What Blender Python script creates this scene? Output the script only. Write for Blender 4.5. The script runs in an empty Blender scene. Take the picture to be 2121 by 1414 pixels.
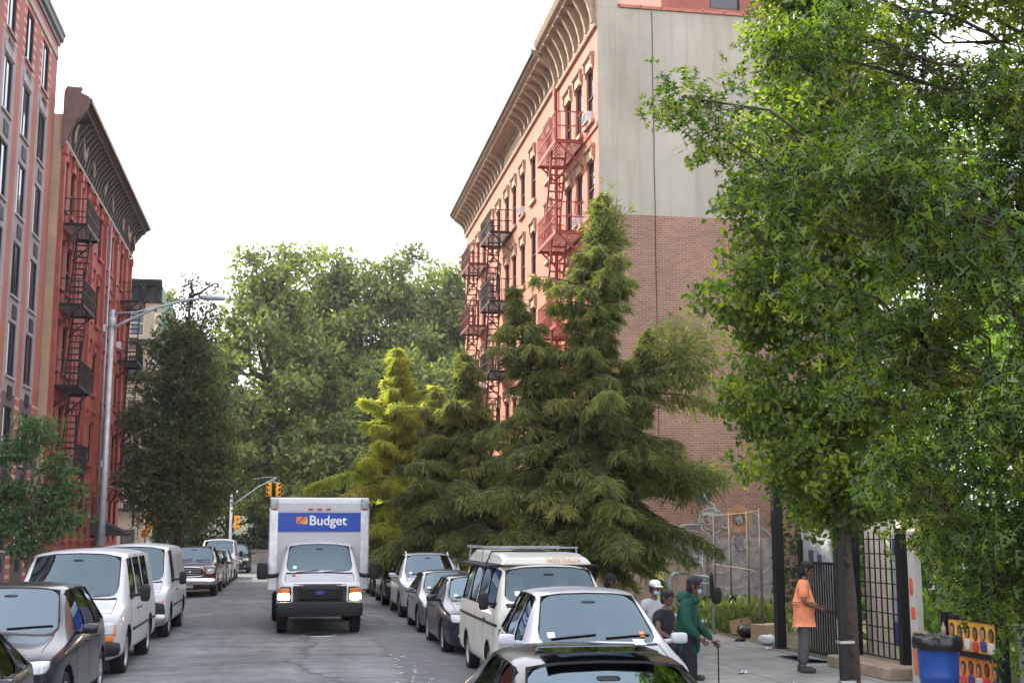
import bpy, bmesh, math, random
import numpy as np
from mathutils import Vector, Matrix
from mathutils.bvhtree import BVHTree
R = math.radians
PI = math.pi
rnd = random.Random(7)
nr = np.random.default_rng(11)
S = bpy.context.scene
C = bpy.context.collection

# ------------------------------------------------------------------ camera
cam = bpy.data.cameras.new('camera'); cam.sensor_width = 36; cam.lens = 44.13
cam.clip_start = .1; cam.clip_end = 3000
co = bpy.data.objects.new('camera', cam); C.objects.link(co)
co.location = (0, 0, 2.3); co.rotation_euler = (R(98.7), 0, R(-9.92))
S.camera = co

# ------------------------------------------------------------------ sky, sun, exposure
SUN_EL, SUN_AZ = 36.0, 45.0            # azimuth: degrees left of the street direction (+Y)
w = bpy.data.worlds.new('World'); S.world = w; w.use_nodes = True
nt = w.node_tree; nt.nodes.clear()
out = nt.nodes.new('ShaderNodeOutputWorld'); bg = nt.nodes.new('ShaderNodeBackground')
sky = nt.nodes.new('ShaderNodeTexSky'); sky.sky_type = 'NISHITA'; sky.sun_disc = False
sky.sun_elevation = R(SUN_EL); sky.sun_rotation = R(-SUN_AZ)
sky.air_density = 1.0; sky.dust_density = 3.5; sky.ozone_density = 1.0
tc = nt.nodes.new('ShaderNodeTexCoord'); nz = nt.nodes.new('ShaderNodeTexNoise')
nz.inputs['Scale'].default_value = 1.6; nz.inputs['Detail'].default_value = 5
cr = nt.nodes.new('ShaderNodeValToRGB')
cr.color_ramp.elements[0].position = .3; cr.color_ramp.elements[0].color = (.45, .45, .45, 1)
cr.color_ramp.elements[1].position = .7; cr.color_ramp.elements[1].color = (.8, .8, .8, 1)
mx = nt.nodes.new('ShaderNodeMixRGB'); mx.inputs[2].default_value = (11, 11.1, 11.8, 1)
nt.links.new(tc.outputs['Generated'], nz.inputs['Vector']); nt.links.new(nz.outputs['Fac'], cr.inputs['Fac'])
nt.links.new(cr.outputs['Color'], mx.inputs[0]); nt.links.new(sky.outputs[0], mx.inputs[1])
nt.links.new(mx.outputs[0], bg.inputs['Color']); bg.inputs['Strength'].default_value = .14
nt.links.new(bg.outputs[0], out.inputs[0])
sun = bpy.data.lights.new('sun', 'SUN'); sun.energy = 4.0; sun.angle = R(.5); sun.color = (1, .9, .74)
so = bpy.data.objects.new('sun', sun); C.objects.link(so)
sd = Vector((-math.sin(R(SUN_AZ)) * math.cos(R(SUN_EL)), math.cos(R(SUN_AZ)) * math.cos(R(SUN_EL)), math.sin(R(SUN_EL))))
so.rotation_euler = sd.to_track_quat('Z', 'Y').to_euler(); so.location = (-20, 60, 60)
S.view_settings.view_transform = 'Standard'; S.view_settings.look = 'None'
S.view_settings.exposure = 1.06; S.view_settings.gamma = 1
S.render.engine = 'CYCLES'
S.cycles.max_bounces = 6; S.cycles.diffuse_bounces = 3; S.cycles.glossy_bounces = 3
S.cycles.transmission_bounces = 4; S.cycles.transparent_max_bounces = 10
S.cycles.use_denoising = True

# ------------------------------------------------------------------ materials
def newmat(name):
    m = bpy.data.materials.new(name); m.use_nodes = True
    t = m.node_tree; p = t.nodes['Principled BSDF']
    return m, t, p
def lk(t, a, b): t.links.new(a, b)
def node(t, k, **kw):
    n = t.nodes.new('ShaderNode' + k)
    for a, b in kw.items(): setattr(n, a, b)
    return n
def ramp(t, stops):
    n = node(t, 'ValToRGB'); e = n.color_ramp.elements
    while len(e) < len(stops): e.new(.5)
    for i, (p, c) in enumerate(stops):
        e[i].position = p; e[i].color = (c[0], c[1], c[2], 1)
    return n
def objco(t): return node(t, 'TexCoord').outputs['Object']
def noise(t, vec, scale, detail=4, rough=.55):
    n = node(t, 'TexNoise'); n.inputs['Scale'].default_value = scale
    n.inputs['Detail'].default_value = detail; n.inputs['Roughness'].default_value = rough
    lk(t, vec, n.inputs['Vector']); return n
def bump(t, p, h, dist=.01, st=1.0):
    b = node(t, 'Bump'); b.inputs['Distance'].default_value = dist; b.inputs['Strength'].default_value = st
    lk(t, h, b.inputs['Height']); lk(t, b.outputs[0], p.inputs['Normal']); return b
def plain(name, c, rough=.6, metal=0, var=.18, scale=6, spec=.5, coat=0, bumpd=0):
    m, t, p = newmat(name)
    p.inputs['Roughness'].default_value = rough; p.inputs['Metallic'].default_value = metal
    p.inputs['Specular IOR Level'].default_value = spec; p.inputs['Coat Weight'].default_value = coat
    p.inputs['Coat Roughness'].default_value = .04
    if var:
        n = noise(t, objco(t), scale)
        r = ramp(t, [(.3, tuple(x * (1 - var) for x in c)), (.7, tuple(min(1, x * (1 + var)) for x in c))])
        lk(t, n.outputs['Fac'], r.inputs['Fac']); lk(t, r.outputs[0], p.inputs['Base Color'])
        if bumpd: bump(t, p, n.outputs['Fac'], bumpd)
    else: p.inputs['Base Color'].default_value = (*c, 1)
    return m
def emis(name, c, s):
    m, t, p = newmat(name); p.inputs['Base Color'].default_value = (*c, 1)
    p.inputs['Emission Color'].default_value = (*c, 1); p.inputs['Emission Strength'].default_value = s
    return m
def brick(name, c1, c2, mortar, wscale=1.0, stain=.25, bmp=.006):
    m, t, p = newmat(name); p.inputs['Roughness'].default_value = .85
    o = objco(t); sx = node(t, 'SeparateXYZ'); lk(t, o, sx.inputs[0])
    ad = node(t, 'Math', operation='ADD'); lk(t, sx.outputs[0], ad.inputs[0]); lk(t, sx.outputs[1], ad.inputs[1])
    cb = node(t, 'CombineXYZ'); lk(t, ad.outputs[0], cb.inputs[0]); lk(t, sx.outputs[2], cb.inputs[1])
    b = node(t, 'TexBrick'); lk(t, cb.outputs[0], b.inputs['Vector'])
    b.inputs['Scale'].default_value = 1; b.inputs['Brick Width'].default_value = .24 * wscale
    b.inputs['Row Height'].default_value = .08 * wscale; b.inputs['Mortar Size'].default_value = .009 * wscale
    b.inputs['Color1'].default_value = (*c1, 1); b.inputs['Color2'].default_value = (*c2, 1)
    b.inputs['Mortar'].default_value = (*mortar, 1); b.inputs['Bias'].default_value = -.1
    n = noise(t, o, .6, 6, .6); r = ramp(t, [(.3, (1 - stain,) * 3), (.7, (1.08,) * 3)]); lk(t, n.outputs['Fac'], r.inputs['Fac'])
    mm = node(t, 'MixRGB', blend_type='MULTIPLY'); mm.inputs[0].default_value = 1
    lk(t, b.outputs['Color'], mm.inputs[1]); lk(t, r.outputs[0], mm.inputs[2]); lk(t, mm.outputs[0], p.inputs['Base Color'])
    inv = node(t, 'Math', operation='SUBTRACT'); inv.inputs[0].default_value = 1; lk(t, b.outputs['Fac'], inv.inputs[1])
    bump(t, p, inv.outputs[0], bmp); return m
def striped(name, ca, cb_, period, duty):
    m, t, p = newmat(name); p.inputs['Roughness'].default_value = .85
    o = objco(t); sx = node(t, 'SeparateXYZ'); lk(t, o, sx.inputs[0])
    md = node(t, 'Math', operation='PINGPONG'); lk(t, sx.outputs[2], md.inputs[0]); md.inputs[1].default_value = period / 2
    gt = node(t, 'Math', operation='GREATER_THAN'); lk(t, md.outputs[0], gt.inputs[0]); gt.inputs[1].default_value = period / 2 * duty
    mm = node(t, 'MixRGB'); lk(t, gt.outputs[0], mm.inputs[0]); mm.inputs[1].default_value = (*ca, 1); mm.inputs[2].default_value = (*cb_, 1)
    n = noise(t, o, 9); m2 = node(t, 'MixRGB', blend_type='MULTIPLY'); m2.inputs[0].default_value = .4
    lk(t, mm.outputs[0], m2.inputs[1]); lk(t, n.outputs['Fac'], m2.inputs[2]); lk(t, m2.outputs[0], p.inputs['Base Color']); return m
def glass(name, tint, ior=1.7, rough=.015, base=.06):
    m = bpy.data.materials.new(name); m.use_nodes = True; t = m.node_tree; t.nodes.clear()
    o = node(t, 'OutputMaterial'); mix = node(t, 'MixShader'); fr = node(t, 'Fresnel'); fr.inputs[0].default_value = ior
    tr = node(t, 'BsdfTransparent'); tr.inputs[0].default_value = (*tint, 1)
    gl = node(t, 'BsdfGlossy'); gl.inputs['Color'].default_value = (.66, .86, .98, 1); gl.inputs['Roughness'].default_value = rough
    n = noise(t, objco(t), 1.3, 2); b = node(t, 'Bump'); b.inputs['Distance'].default_value = .004; b.inputs['Strength'].default_value = .1
    lk(t, n.outputs['Fac'], b.inputs['Height']); lk(t, b.outputs[0], gl.inputs['Normal'])
    ma = node(t, 'Math', operation='MULTIPLY_ADD', use_clamp=True); lk(t, fr.outputs[0], ma.inputs[0]); ma.inputs[1].default_value = 1.2; ma.inputs[2].default_value = base
    lk(t, ma.outputs[0], mix.inputs[0]); lk(t, tr.outputs[0], mix.inputs[1]); lk(t, gl.outputs[0], mix.inputs[2]); lk(t, mix.outputs[0], o.inputs[0])
    return m
def leafmat(name, stops, trans=.35, rough=.5, spec=.4, tboost=(1.25, 1.45, .6)):
    m, t, p = newmat(name); a = node(t, 'Attribute'); a.attribute_name = 'tint'
    r = ramp(t, stops); lk(t, a.outputs['Fac'], r.inputs['Fac']); lk(t, r.outputs[0], p.inputs['Base Color'])
    p.inputs['Roughness'].default_value = rough; p.inputs['Specular IOR Level'].default_value = spec
    tl = node(t, 'BsdfTranslucent'); mm = node(t, 'MixRGB', blend_type='MULTIPLY'); mm.inputs[0].default_value = 1
    lk(t, r.outputs[0], mm.inputs[1]); mm.inputs[2].default_value = (tboost[0] * 1.35, tboost[1] * 1.35, tboost[2] * 1.35, 1); mm.use_clamp = False
    lk(t, mm.outputs[0], tl.inputs[0])
    mix = node(t, 'MixShader'); mix.inputs[0].default_value = trans
    lk(t, p.outputs[0], mix.inputs[1]); lk(t, tl.outputs[0], mix.inputs[2]); lk(t, mix.outputs[0], t.nodes['Material Output'].inputs[0])
    return m
def paint(name, c, rough=.25, coat=.8, metal=0):
    m = plain(name, c, rough, metal, .05, 1.5, .5, coat); t = m.node_tree; p = t.nodes['Principled BSDF']      # painted outside, dark lining inside
    ge = node(t, 'NewGeometry'); mm = node(t, 'MixShader'); d = node(t, 'BsdfDiffuse'); d.inputs[0].default_value = (.03, .03, .032, 1)
    lk(t, ge.outputs['Backfacing'], mm.inputs[0]); lk(t, p.outputs[0], mm.inputs[1]); lk(t, d.outputs[0], mm.inputs[2]); lk(t, mm.outputs[0], t.nodes['Material Output'].inputs[0]); return m

M = dict(
    black=plain('black_metal', (.008, .008, .009), .5, spec=.3), iron=plain('iron', (.016, .015, .016), .55, spec=.3), rubber=plain('rubber', (.012, .012, .013), .8, spec=.25),
    trim=plain('trim', (.013, .013, .015), .55, spec=.3), steel=plain('steel', (.45, .46, .48), .35, .7), alu=plain('alu', (.6, .6, .62), .3, .9),
    galv=plain('galvanised', (.33, .35, .38), .45, .4), chrome=plain('chrome', (.75, .75, .77), .12, 1, 0),
    glass=glass('car_glass', (.34, .4, .42)), darkglass=glass('dark_glass', (.05, .06, .07), 1.6, base=.04), clear=glass('clear_glass', (.6, .66, .68), 1.5, base=.06),
    winglass=plain('window_glass', (.02, .028, .04), .05, 0, .1, 1, .8), lamp=plain('lamp_glass', (.55, .57, .6), .12, 0, .2, 30, .7, .6),
    amber=plain('amber', (.75, .2, .03), .25, 0, .1, 30, .5, .5), red=plain('red_lens', (.5, .02, .02), .25, 0, .1, 30, .5, .5),
    seat=plain('seat', (.05, .05, .055), .8), seatl=plain('seat_light', (.5, .47, .42), .8), white=plain('white_plastic', (.75, .75, .75), .4, 0, .05),
    plate=plain('plate', (.62, .6, .5), .5, 0, .2, 20), beam=emis('headlamp', (1, .82, .55), 14),
    yellow=plain('signal_yellow', (.75, .33, .02), .45, 0, .1, 4), concrete=plain('concrete', (.33, .32, .3), .85, 0, .2, 3, .3, 0, .01),
    bark=plain('bark', (.07, .055, .045), .9, 0, .35, 14, .2, 0, .02), barkg=plain('bark_grey', (.12, .105, .09), .9, 0, .35, 10, .2, 0, .02),
    skin=plain('skin', (.13, .06, .04), .5, 0, .1, 8), cream=plain('cream', (.55, .5, .4), .7), wood=plain('wood', (.2, .14, .1), .8, 0, .3, 5),
)
# ------------------------------------------------------------------ mesh builder
class MB:
    def __init__(s): s.v = []; s.f = []; s.m = []; s.sm = []
    def add(s, vs, fs, mi=0, smooth=False):
        b = len(s.v); s.v += [tuple(x) for x in vs]
        for f in fs: s.f.append(tuple(b + i for i in f)); s.m.append(mi); s.sm.append(smooth)
    def box(s, x0, x1, y0, y1, z0, z1, mi=0):
        s.add([(x0, y0, z0), (x1, y0, z0), (x1, y1, z0), (x0, y1, z0), (x0, y0, z1), (x1, y0, z1), (x1, y1, z1), (x0, y1, z1)],
              [(0, 3, 2, 1), (4, 5, 6, 7), (0, 1, 5, 4), (1, 2, 6, 5), (2, 3, 7, 6), (3, 0, 4, 7)], mi); return s
    def bbox(s, x0, x1, y0, y1, z0, z1, b=.02, mi=0):       # chamfered box
        c = ((x0 + x1) / 2, (y0 + y1) / 2, (z0 + z1) / 2); h = ((x1 - x0) / 2, (y1 - y0) / 2, (z1 - z0) / 2)
        s.superell(c, h, min(.45, max(.05, b / min(h))), 12, 8, mi); return s
    def superell(s, c, h, e=.4, nu=16, nv=10, mi=0, smooth=True):
        f = lambda q, k: math.copysign(abs(q) ** k, q)
        vs = [(c[0], c[1], c[2] - h[2])]
        for j in range(1, nv):
            p = -PI / 2 + PI * j / nv
            for i in range(nu):
                a = 2 * PI * (i + .5) / nu
                vs.append((c[0] + h[0] * f(math.cos(p), e) * f(math.cos(a), e), c[1] + h[1] * f(math.cos(p), e) * f(math.sin(a), e), c[2] + h[2] * f(math.sin(p), e)))
        vs.append((c[0], c[1], c[2] + h[2])); n = len(vs) - 1; fs = []
        for i in range(nu):
            k = (i + 1) % nu
            fs.append((0, 1 + k, 1 + i)); fs.append((n, n - nu + i, n - nu + k))
            for j in range(nv - 2): fs.append((1 + j * nu + i, 1 + j * nu + k, 1 + (j + 1) * nu + k, 1 + (j + 1) * nu + i))
        s.add(vs, fs, mi, smooth); return s
    def tube(s, pts, rad, n=8, mi=0, caps=True, smooth=True):
        pts = [Vector(p) for p in pts]; rad = rad if hasattr(rad, '__len__') else [rad] * len(pts)
        vs = []; up = None
        for i, p in enumerate(pts):
            d = (pts[min(i + 1, len(pts) - 1)] - pts[max(i - 1, 0)]); d = d.normalized() if d.length else Vector((0, 0, 1))
            if up is None: up = Vector((0, 0, 1)) if abs(d.z) < .9 else Vector((1, 0, 0))
            a = d.cross(up); a = a.normalized() if a.length > 1e-5 else d.orthogonal().normalized(); b = d.cross(a); up = -b if False else up
            for k in range(n):
                t = 2 * PI * k / n + PI / n; vs.append(p + (a * math.cos(t) + b * math.sin(t)) * rad[i])
        fs = [(i * n + k, i * n + (k + 1) % n, (i + 1) * n + (k + 1) % n, (i + 1) * n + k) for i in range(len(pts) - 1) for k in range(n)]
        if caps: fs += [tuple(range(n - 1, -1, -1)), tuple((len(pts) - 1) * n + k for k in range(n))]
        s.add(vs, fs, mi, smooth and n > 5); return s
    def bar(s, a, b, w, mi=0): return s.tube([a, b], w * .7071, 4, mi)
    def lathe(s, prof, n=24, c=(0, 0, 0), axis='Z', mi=0):
        vs = []
        for r_, h in prof:
            for k in range(n):
                t = 2 * PI * k / n; x, y = r_ * math.cos(t), r_ * math.sin(t)
                vs.append((c[0] + x, c[1] + y, c[2] + h) if axis == 'Z' else (c[0] + h, c[1] + x, c[2] + y) if axis == 'X' else (c[0] + x, c[1] + h, c[2] + y))
        fs = [(i * n + k, i * n + (k + 1) % n, (i + 1) * n + (k + 1) % n, (i + 1) * n + k) for i in range(len(prof) - 1) for k in range(n)]
        s.add(vs, fs, mi, True); return s
    def prism(s, poly, d0, d1, axis='X', mi=0):             # poly in the plane across axis
        def P(a, b, d): return (d, a, b) if axis == 'X' else (a, d, b) if axis == 'Y' else (a, b, d)
        n = len(poly); vs = [P(a, b, d0) for a, b in poly] + [P(a, b, d1) for a, b in poly]
        s.add(vs, [tuple(range(n)), tuple(range(2 * n - 1, n - 1, -1))] + [(i, (i + 1) % n, n + (i + 1) % n, n + i) for i in range(n)], mi); return s
    def quad(s, a, b, c, d, mi=0): s.add([a, b, c, d], [(0, 1, 2, 3)], mi); return s
    def mesh(s, name, mats):
        me = bpy.data.meshes.new(name); me.from_pydata(s.v, [], s.f)
        for m in mats: me.materials.append(m)
        me.polygons.foreach_set('material_index', s.m); me.polygons.foreach_set('use_smooth', s.sm)
        bm = bmesh.new(); bm.from_mesh(me); bmesh.ops.recalc_face_normals(bm, faces=bm.faces); bm.to_mesh(me); bm.free()
        me.update(); return me
    def build(s, name, mats, parent=None, loc=(0, 0, 0), rz=0):
        if not isinstance(mats, (list, tuple)): mats = [mats]
        return link(name, s.mesh(name, mats), parent, loc, rz)
def link(name, me, parent=None, loc=(0, 0, 0), rz=0):
    o = bpy.data.objects.new(name, me); C.objects.link(o); o.location = loc; o.rotation_euler = (0, 0, rz)
    if parent: o.parent = parent
    return o
def tag(o, label, cat, group=None, kind=None):
    if label: o['label'] = label
    if cat: o['category'] = cat
    if group: o['group'] = group
    if kind: o['kind'] = kind
    return o
def thing(name, label, cat, loc=(0, 0, 0), rz=0, group=None):
    o = bpy.data.objects.new(name, None); C.objects.link(o); o.location = loc; o.rotation_euler = (0, 0, rz)
    o.empty_display_size = .3
    return tag(o, label, cat, group)
def copytree(o, parent=None):
    c = o.copy(); C.objects.link(c); c.parent = parent
    for ch in o.children: copytree(ch, c)
    return c
def struct(name, mb, m): return tag(mb.build(name, m), None, None, None, 'structure')
def text_mesh(txt, size, depth=.004, bold=.0):
    cu = bpy.data.curves.new('txt', 'FONT'); cu.body = txt; cu.size = size; cu.extrude = depth; cu.offset = bold
    cu.align_x = 'LEFT'; o = bpy.data.objects.new('txt', cu); C.objects.link(o)
    dg = bpy.context.evaluated_depsgraph_get(); me = bpy.data.meshes.new_from_object(o.evaluated_get(dg))
    bpy.data.objects.remove(o); me.materials.clear(); return me

# ------------------------------------------------------------------ ground, road, pavements
KL, KR = -4.75, 5.05       # kerb lines
FL, FR = -9.5, 9.5         # facade lines
def asphalt():
    m, t, p = newmat('asphalt'); p.inputs['Roughness'].default_value = .8; o = objco(t)
    n1 = noise(t, o, .35, 5); n2 = noise(t, o, 90, 2); n3 = noise(t, o, 2.2, 8, .65)
    r1 = ramp(t, [(.32, (.125, .13, .143)), (.5, (.17, .174, .182)), (.7, (.225, .224, .222))]); lk(t, n3.outputs['Fac'], r1.inputs['Fac'])
    r2 = ramp(t, [(.35, (.72,) * 3), (.65, (1.12,) * 3)]); lk(t, n1.outputs['Fac'], r2.inputs['Fac'])
    m1 = node(t, 'MixRGB', blend_type='MULTIPLY'); m1.inputs[0].default_value = 1; lk(t, r1.outputs[0], m1.inputs[1]); lk(t, r2.outputs[0], m1.inputs[2])
    r3 = ramp(t, [(.3, (.7,) * 3), (.75, (1.25,) * 3)]); lk(t, n2.outputs['Fac'], r3.inputs['Fac'])
    m2 = node(t, 'MixRGB', blend_type='MULTIPLY'); m2.inputs[0].default_value = .8; lk(t, m1.outputs[0], m2.inputs[1]); lk(t, r3.outputs[0], m2.inputs[2])
    mpg = node(t, 'Mapping'); mpg.inputs['Scale'].default_value = (1.3, .07, 1); lk(t, o, mpg.inputs[0]); ns = noise(t, mpg.outputs[0], 1, 5, .6)
    rs = ramp(t, [(.3, (.74,) * 3), (.62, (1.16,) * 3)]); lk(t, ns.outputs['Fac'], rs.inputs['Fac']); m2b = node(t, 'MixRGB', blend_type='MULTIPLY'); m2b.inputs[0].default_value = 1; lk(t, m2.outputs[0], m2b.inputs[1]); lk(t, rs.outputs[0], m2b.inputs[2]); m2 = m2b
    mpx = node(t, 'Mapping'); mpx.inputs['Scale'].default_value = (.22, 1.1, 1); lk(t, o, mpx.inputs[0]); nx = noise(t, mpx.outputs[0], 1, 7, .7)
    rx = ramp(t, [(.46, (1,) * 3), (.495, (.55,) * 3), (.505, (.55,) * 3), (.53, (1,) * 3)]); lk(t, nx.outputs['Fac'], rx.inputs['Fac']); m2c = node(t, 'MixRGB', blend_type='MULTIPLY'); m2c.inputs[0].default_value = .75; lk(t, m2.outputs[0], m2c.inputs[1]); lk(t, rx.outputs[0], m2c.inputs[2]); m2 = m2c
    # cracks
    dn = noise(t, o, 1.1, 6, .7); ma = node(t, 'MixRGB'); ma.inputs[0].default_value = .55; lk(t, o, ma.inputs[1]); lk(t, dn.outputs['Color'], ma.inputs[2])
    vo = node(t, 'TexVoronoi', feature='DISTANCE_TO_EDGE'); vo.inputs['Scale'].default_value = .55; lk(t, ma.outputs[0], vo.inputs['Vector'])
    rc = ramp(t, [(0, (.35,) * 3), (.012, (.5,) * 3), (.022, (1,) * 3)]); lk(t, vo.outputs['Distance'], rc.inputs['Fac'])
    m3 = node(t, 'MixRGB', blend_type='MULTIPLY'); m3.inputs[0].default_value = .8; lk(t, m2.outputs[0], m3.inputs[1]); lk(t, rc.outputs[0], m3.inputs[2])
    lk(t, m3.outputs[0], p.inputs['Base Color']); bump(t, p, n2.outputs['Fac'], .01, .6); return m
def walkmat():
    m, t, p = newmat('pavement'); p.inputs['Roughness'].default_value = .85; o = objco(t)
    b = node(t, 'TexBrick'); b.offset = 0; lk(t, o, b.inputs['Vector']); b.inputs['Scale'].default_value = 1
    b.inputs['Brick Width'].default_value = 1.5; b.inputs['Row Height'].default_value = 1.5; b.inputs['Mortar Size'].default_value = .012
    b.inputs['Color1'].default_value = (.27, .26, .25, 1); b.inputs['Color2'].default_value = (.235, .23, .22, 1); b.inputs['Mortar'].default_value = (.09, .085, .08, 1)
    n = noise(t, o, 1.1, 8, .7); r = ramp(t, [(.3, (.6,) * 3), (.7, (1.15,) * 3)]); lk(t, n.outputs['Fac'], r.inputs['Fac'])
    mm = node(t, 'MixRGB', blend_type='MULTIPLY'); mm.inputs[0].default_value = 1; lk(t, b.outputs['Color'], mm.inputs[1]); lk(t, r.outputs[0], mm.inputs[2])
    vo = node(t, 'TexVoronoi'); vo.inputs['Scale'].default_value = 2.3; lk(t, o, vo.inputs['Vector'])
    rg = ramp(t, [(.0, (.35,) * 3), (.05, (.4,) * 3), (.07, (1,) * 3)]); lk(t, vo.outputs['Distance'], rg.inputs['Fac'])
    m4 = node(t, 'MixRGB', blend_type='MULTIPLY'); m4.inputs[0].default_value = .7; lk(t, mm.outputs[0], m4.inputs[1]); lk(t, rg.outputs[0], m4.inputs[2])
    lk(t, m4.outputs[0], p.inputs['Base Color']); bump(t, p, n.outputs['Fac'], .01, .4); return m
MA, MW = asphalt(), walkmat()
mb = MB(); mb.box(-900, 900, -300, 1500, -1.2, -.3); struct('ground', mb, plain('earth', (.09, .085, .06), .95, 0, .3, .4))
mb = MB(); N = 14; xs = [KL + (KR - KL) * i / N for i in range(N + 1)]; ys = [-12, 0, 10, 20, 30, 40, 50, 60, 66, 70.5]
zf = lambda x: -.12 * (abs(x - .15) / 4.9) ** 2
for j in range(len(ys) - 1):
    for i in range(N): mb.quad((xs[i], ys[j], zf(xs[i])), (xs[i + 1], ys[j], zf(xs[i + 1])), (xs[i + 1], ys[j + 1], zf(xs[i + 1])), (xs[i], ys[j + 1], zf(xs[i])))
mb.box(-120, 120, 70.5, 91, -.4, -.02); struct('road', mb, MA)
def sidewalk(x0, x1, y0, y1):
    mb = MB(); mb.box(x0, x1, y0, y1, -.35, .045)
    return struct('pavement', mb, MW)
sidewalk(-30, KL - .15, -12, 70.5); sidewalk(KR + .15, 9.6, -12, 70.5); sidewalk(-120, 120, 91, 97)
mb = MB()
for x in (KL - .15, KR): mb.box(x, x + .147, -12, 70.5, -.3, .05)
mb.box(-120, 120, 90.85, 91, -.3, .05)
struct('kerb', mb, plain('kerb', (.28, .275, .27), .8, 0, .25, 2))
mb = MB(); mb.box(9.6, 60, -12, 38, -.3, .04); struct('garden_ground', mb, plain('lot', (.11, .1, .06), .95, 0, .4, 1.5))
# asphalt patches and marks
def rsheet(x0, x1, y0, y1, dz, n=8, wob=.0):
    mb = MB(); g = lambda i: x0 + (x1 - x0) * i / n
    for j in range(12):
        a, b = y0 + (y1 - y0) * j / 12, y0 + (y1 - y0) * (j + 1) / 12
        wa, wb = wob * math.sin(j * 1.7), wob * math.sin((j + 1) * 1.7)
        for i in range(n): mb.quad((g(i) + wa, a, zf(g(i)) + dz), (g(i + 1) + wa, a, zf(g(i + 1)) + dz), (g(i + 1) + wb, b, zf(g(i + 1)) + dz), (g(i) + wb, b, zf(g(i)) + dz))
    return mb
mp = plain('patch', (.12, .123, .13), .85, 0, .25, 3); mp2 = plain('patch2', (.17, .168, .16), .85, 0, .25, 3)
b_ = rsheet(1.95, 3.3, 8, 33, .005, 6, .03); tag(b_.build('road_patch', mp), None, None, None, 'structure')
b_ = rsheet(-2.2, -.3, 33, 39, .005, 6, .02); tag(b_.build('road_patch', mp), None, None, None, 'structure')
mb = MB()
for k in range(38):
    y = rnd.uniform(17, 26); x = 1.95 + rnd.gauss(0, .12) + (y - 17) * .012; r_ = rnd.uniform(.008, .03)
    mb.superell((x, y, zf(x) + .008), (r_ * 1.6, r_, .008), .8, 6, 4)
tag(mb.build('road_crumbs', plain('crumb', (.6, .58, .52), .8)), 'pale crumbs of broken paint and grit along the asphalt patch seam', 'debris', None, 'stuff')
mb = MB()
for x in np.arange(-4.3, 4.8, 1.2): mb.box(x, x + .5, 66.6, 69.4, zf(x) + .004, zf(x) + .007)
struct('crosswalk', mb, plain('roadpaint', (.5, .5, .48), .7, 0, .3, 6))
t = thing('manhole_cover', 'round iron manhole cover on the asphalt in front of the box truck', 'manhole cover', (.72, 29.9, 0))
MB().lathe([(0, .012), (.3, .012), (.34, .01), (.34, -.02)], 32).build('cover', M['iron'], t)
MB().lathe([(.345, .008), (.42, .008), (.43, -.02)], 32).build('rim', M['steel'], t)

# ------------------------------------------------------------------ buildings (local frame: x along the facade, outward is -y)
def wall_grid(mb, W, z0, z1, ops, matf=lambda u, z: 0, cuts=(), zcuts=(), depth=.14, y=0, rev=None):
    us = sorted({0, W, *[round(o[0], 4) for o in ops], *[round(o[1], 4) for o in ops], *cuts})
    zs = sorted({z0, z1, *[round(o[2], 4) for o in ops], *[round(o[3], 4) for o in ops], *zcuts})
    for i in range(len(us) - 1):
        for j in range(len(zs) - 1):
            u, z = (us[i] + us[i + 1]) / 2, (zs[j] + zs[j + 1]) / 2
            if any(o[0] < u < o[1] and o[2] < z < o[3] for o in ops): continue
            mb.quad((us[i], y, zs[j]), (us[i + 1], y, zs[j]), (us[i + 1], y, zs[j + 1]), (us[i], y, zs[j + 1]), matf(u, z))
    for a, b, c, d in ops:
        r_ = matf((a + b) / 2, d + .05) if rev is None else rev
        for q in (((a, y, c), (b, y, c), (b, y + depth, c), (a, y + depth, c)), ((a, y, d), (b, y, d), (b, y + depth, d), (a, y + depth, d)),
                  ((a, y, c), (a, y, d), (a, y + depth, d), (a, y + depth, c)), ((b, y, c), (b, y, d), (b, y + depth, d), (b, y + depth, c))): mb.quad(*q, r_)
def window_proto(w, h, frame, blind_or_reflection=None, style='sash'):
    f = MB(); t_ = .06
    f.box(0, t_, 0, .07, 0, h); f.box(w - t_, w, 0, .07, 0, h); f.box(t_, w - t_, 0, .07, 0, t_); f.box(t_, w - t_, 0, .07, h - t_, h)
    if style == 'sash': f.box(t_, w - t_, -.01, .05, h * .5 - .03, h * .5 + .03)
    else: f.box(w * .36 - .03, w * .36 + .03, -.01, .05, t_, h - t_)
    p = MB(); p.box(t_, w - t_, .035, .045, t_, h - t_)
    if blind_or_reflection == 'side': p.box(t_, w * .36, .02, .03, t_, h - t_, 1)  # white strip painted for the sky's glancing reflection in the glass
    elif blind_or_reflection: p.box(t_, w - t_, .055, .06, h * .55, h - t_, 1)
    return f.mesh('window', [frame]), p.mesh('pane', [M['winglass'], M['white']])
def put_windows(root, ops, protos, dy=.07, skip=()):
    for k, (a, b, c, d) in enumerate(ops):
        f, p = protos[k % len(protos)]
        o = link('window', f, root, (a, dy, c)); link('pane', p, o)
def shell(mb, W, D, H, mi=0, mtop=None):     # side and back walls and roof behind the facade
    mb.quad((0, 0, 0), (0, D, 0), (0, D, H), (0, 0, H), mi); mb.quad((W, 0, 0), (W, D, 0), (W, D, H), (W, 0, H), mi)
    mb.quad((0, D, 0), (W, D, 0), (W, D, H), (0, D, H), mi); mb.quad((0, 0, H), (W, 0, H), (W, D, H), (0, D, H), mi if mtop is None else mtop)
    mb.quad((0, .6, 0), (W, .6, 0), (W, .6, H), (0, .6, H), mi)
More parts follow.
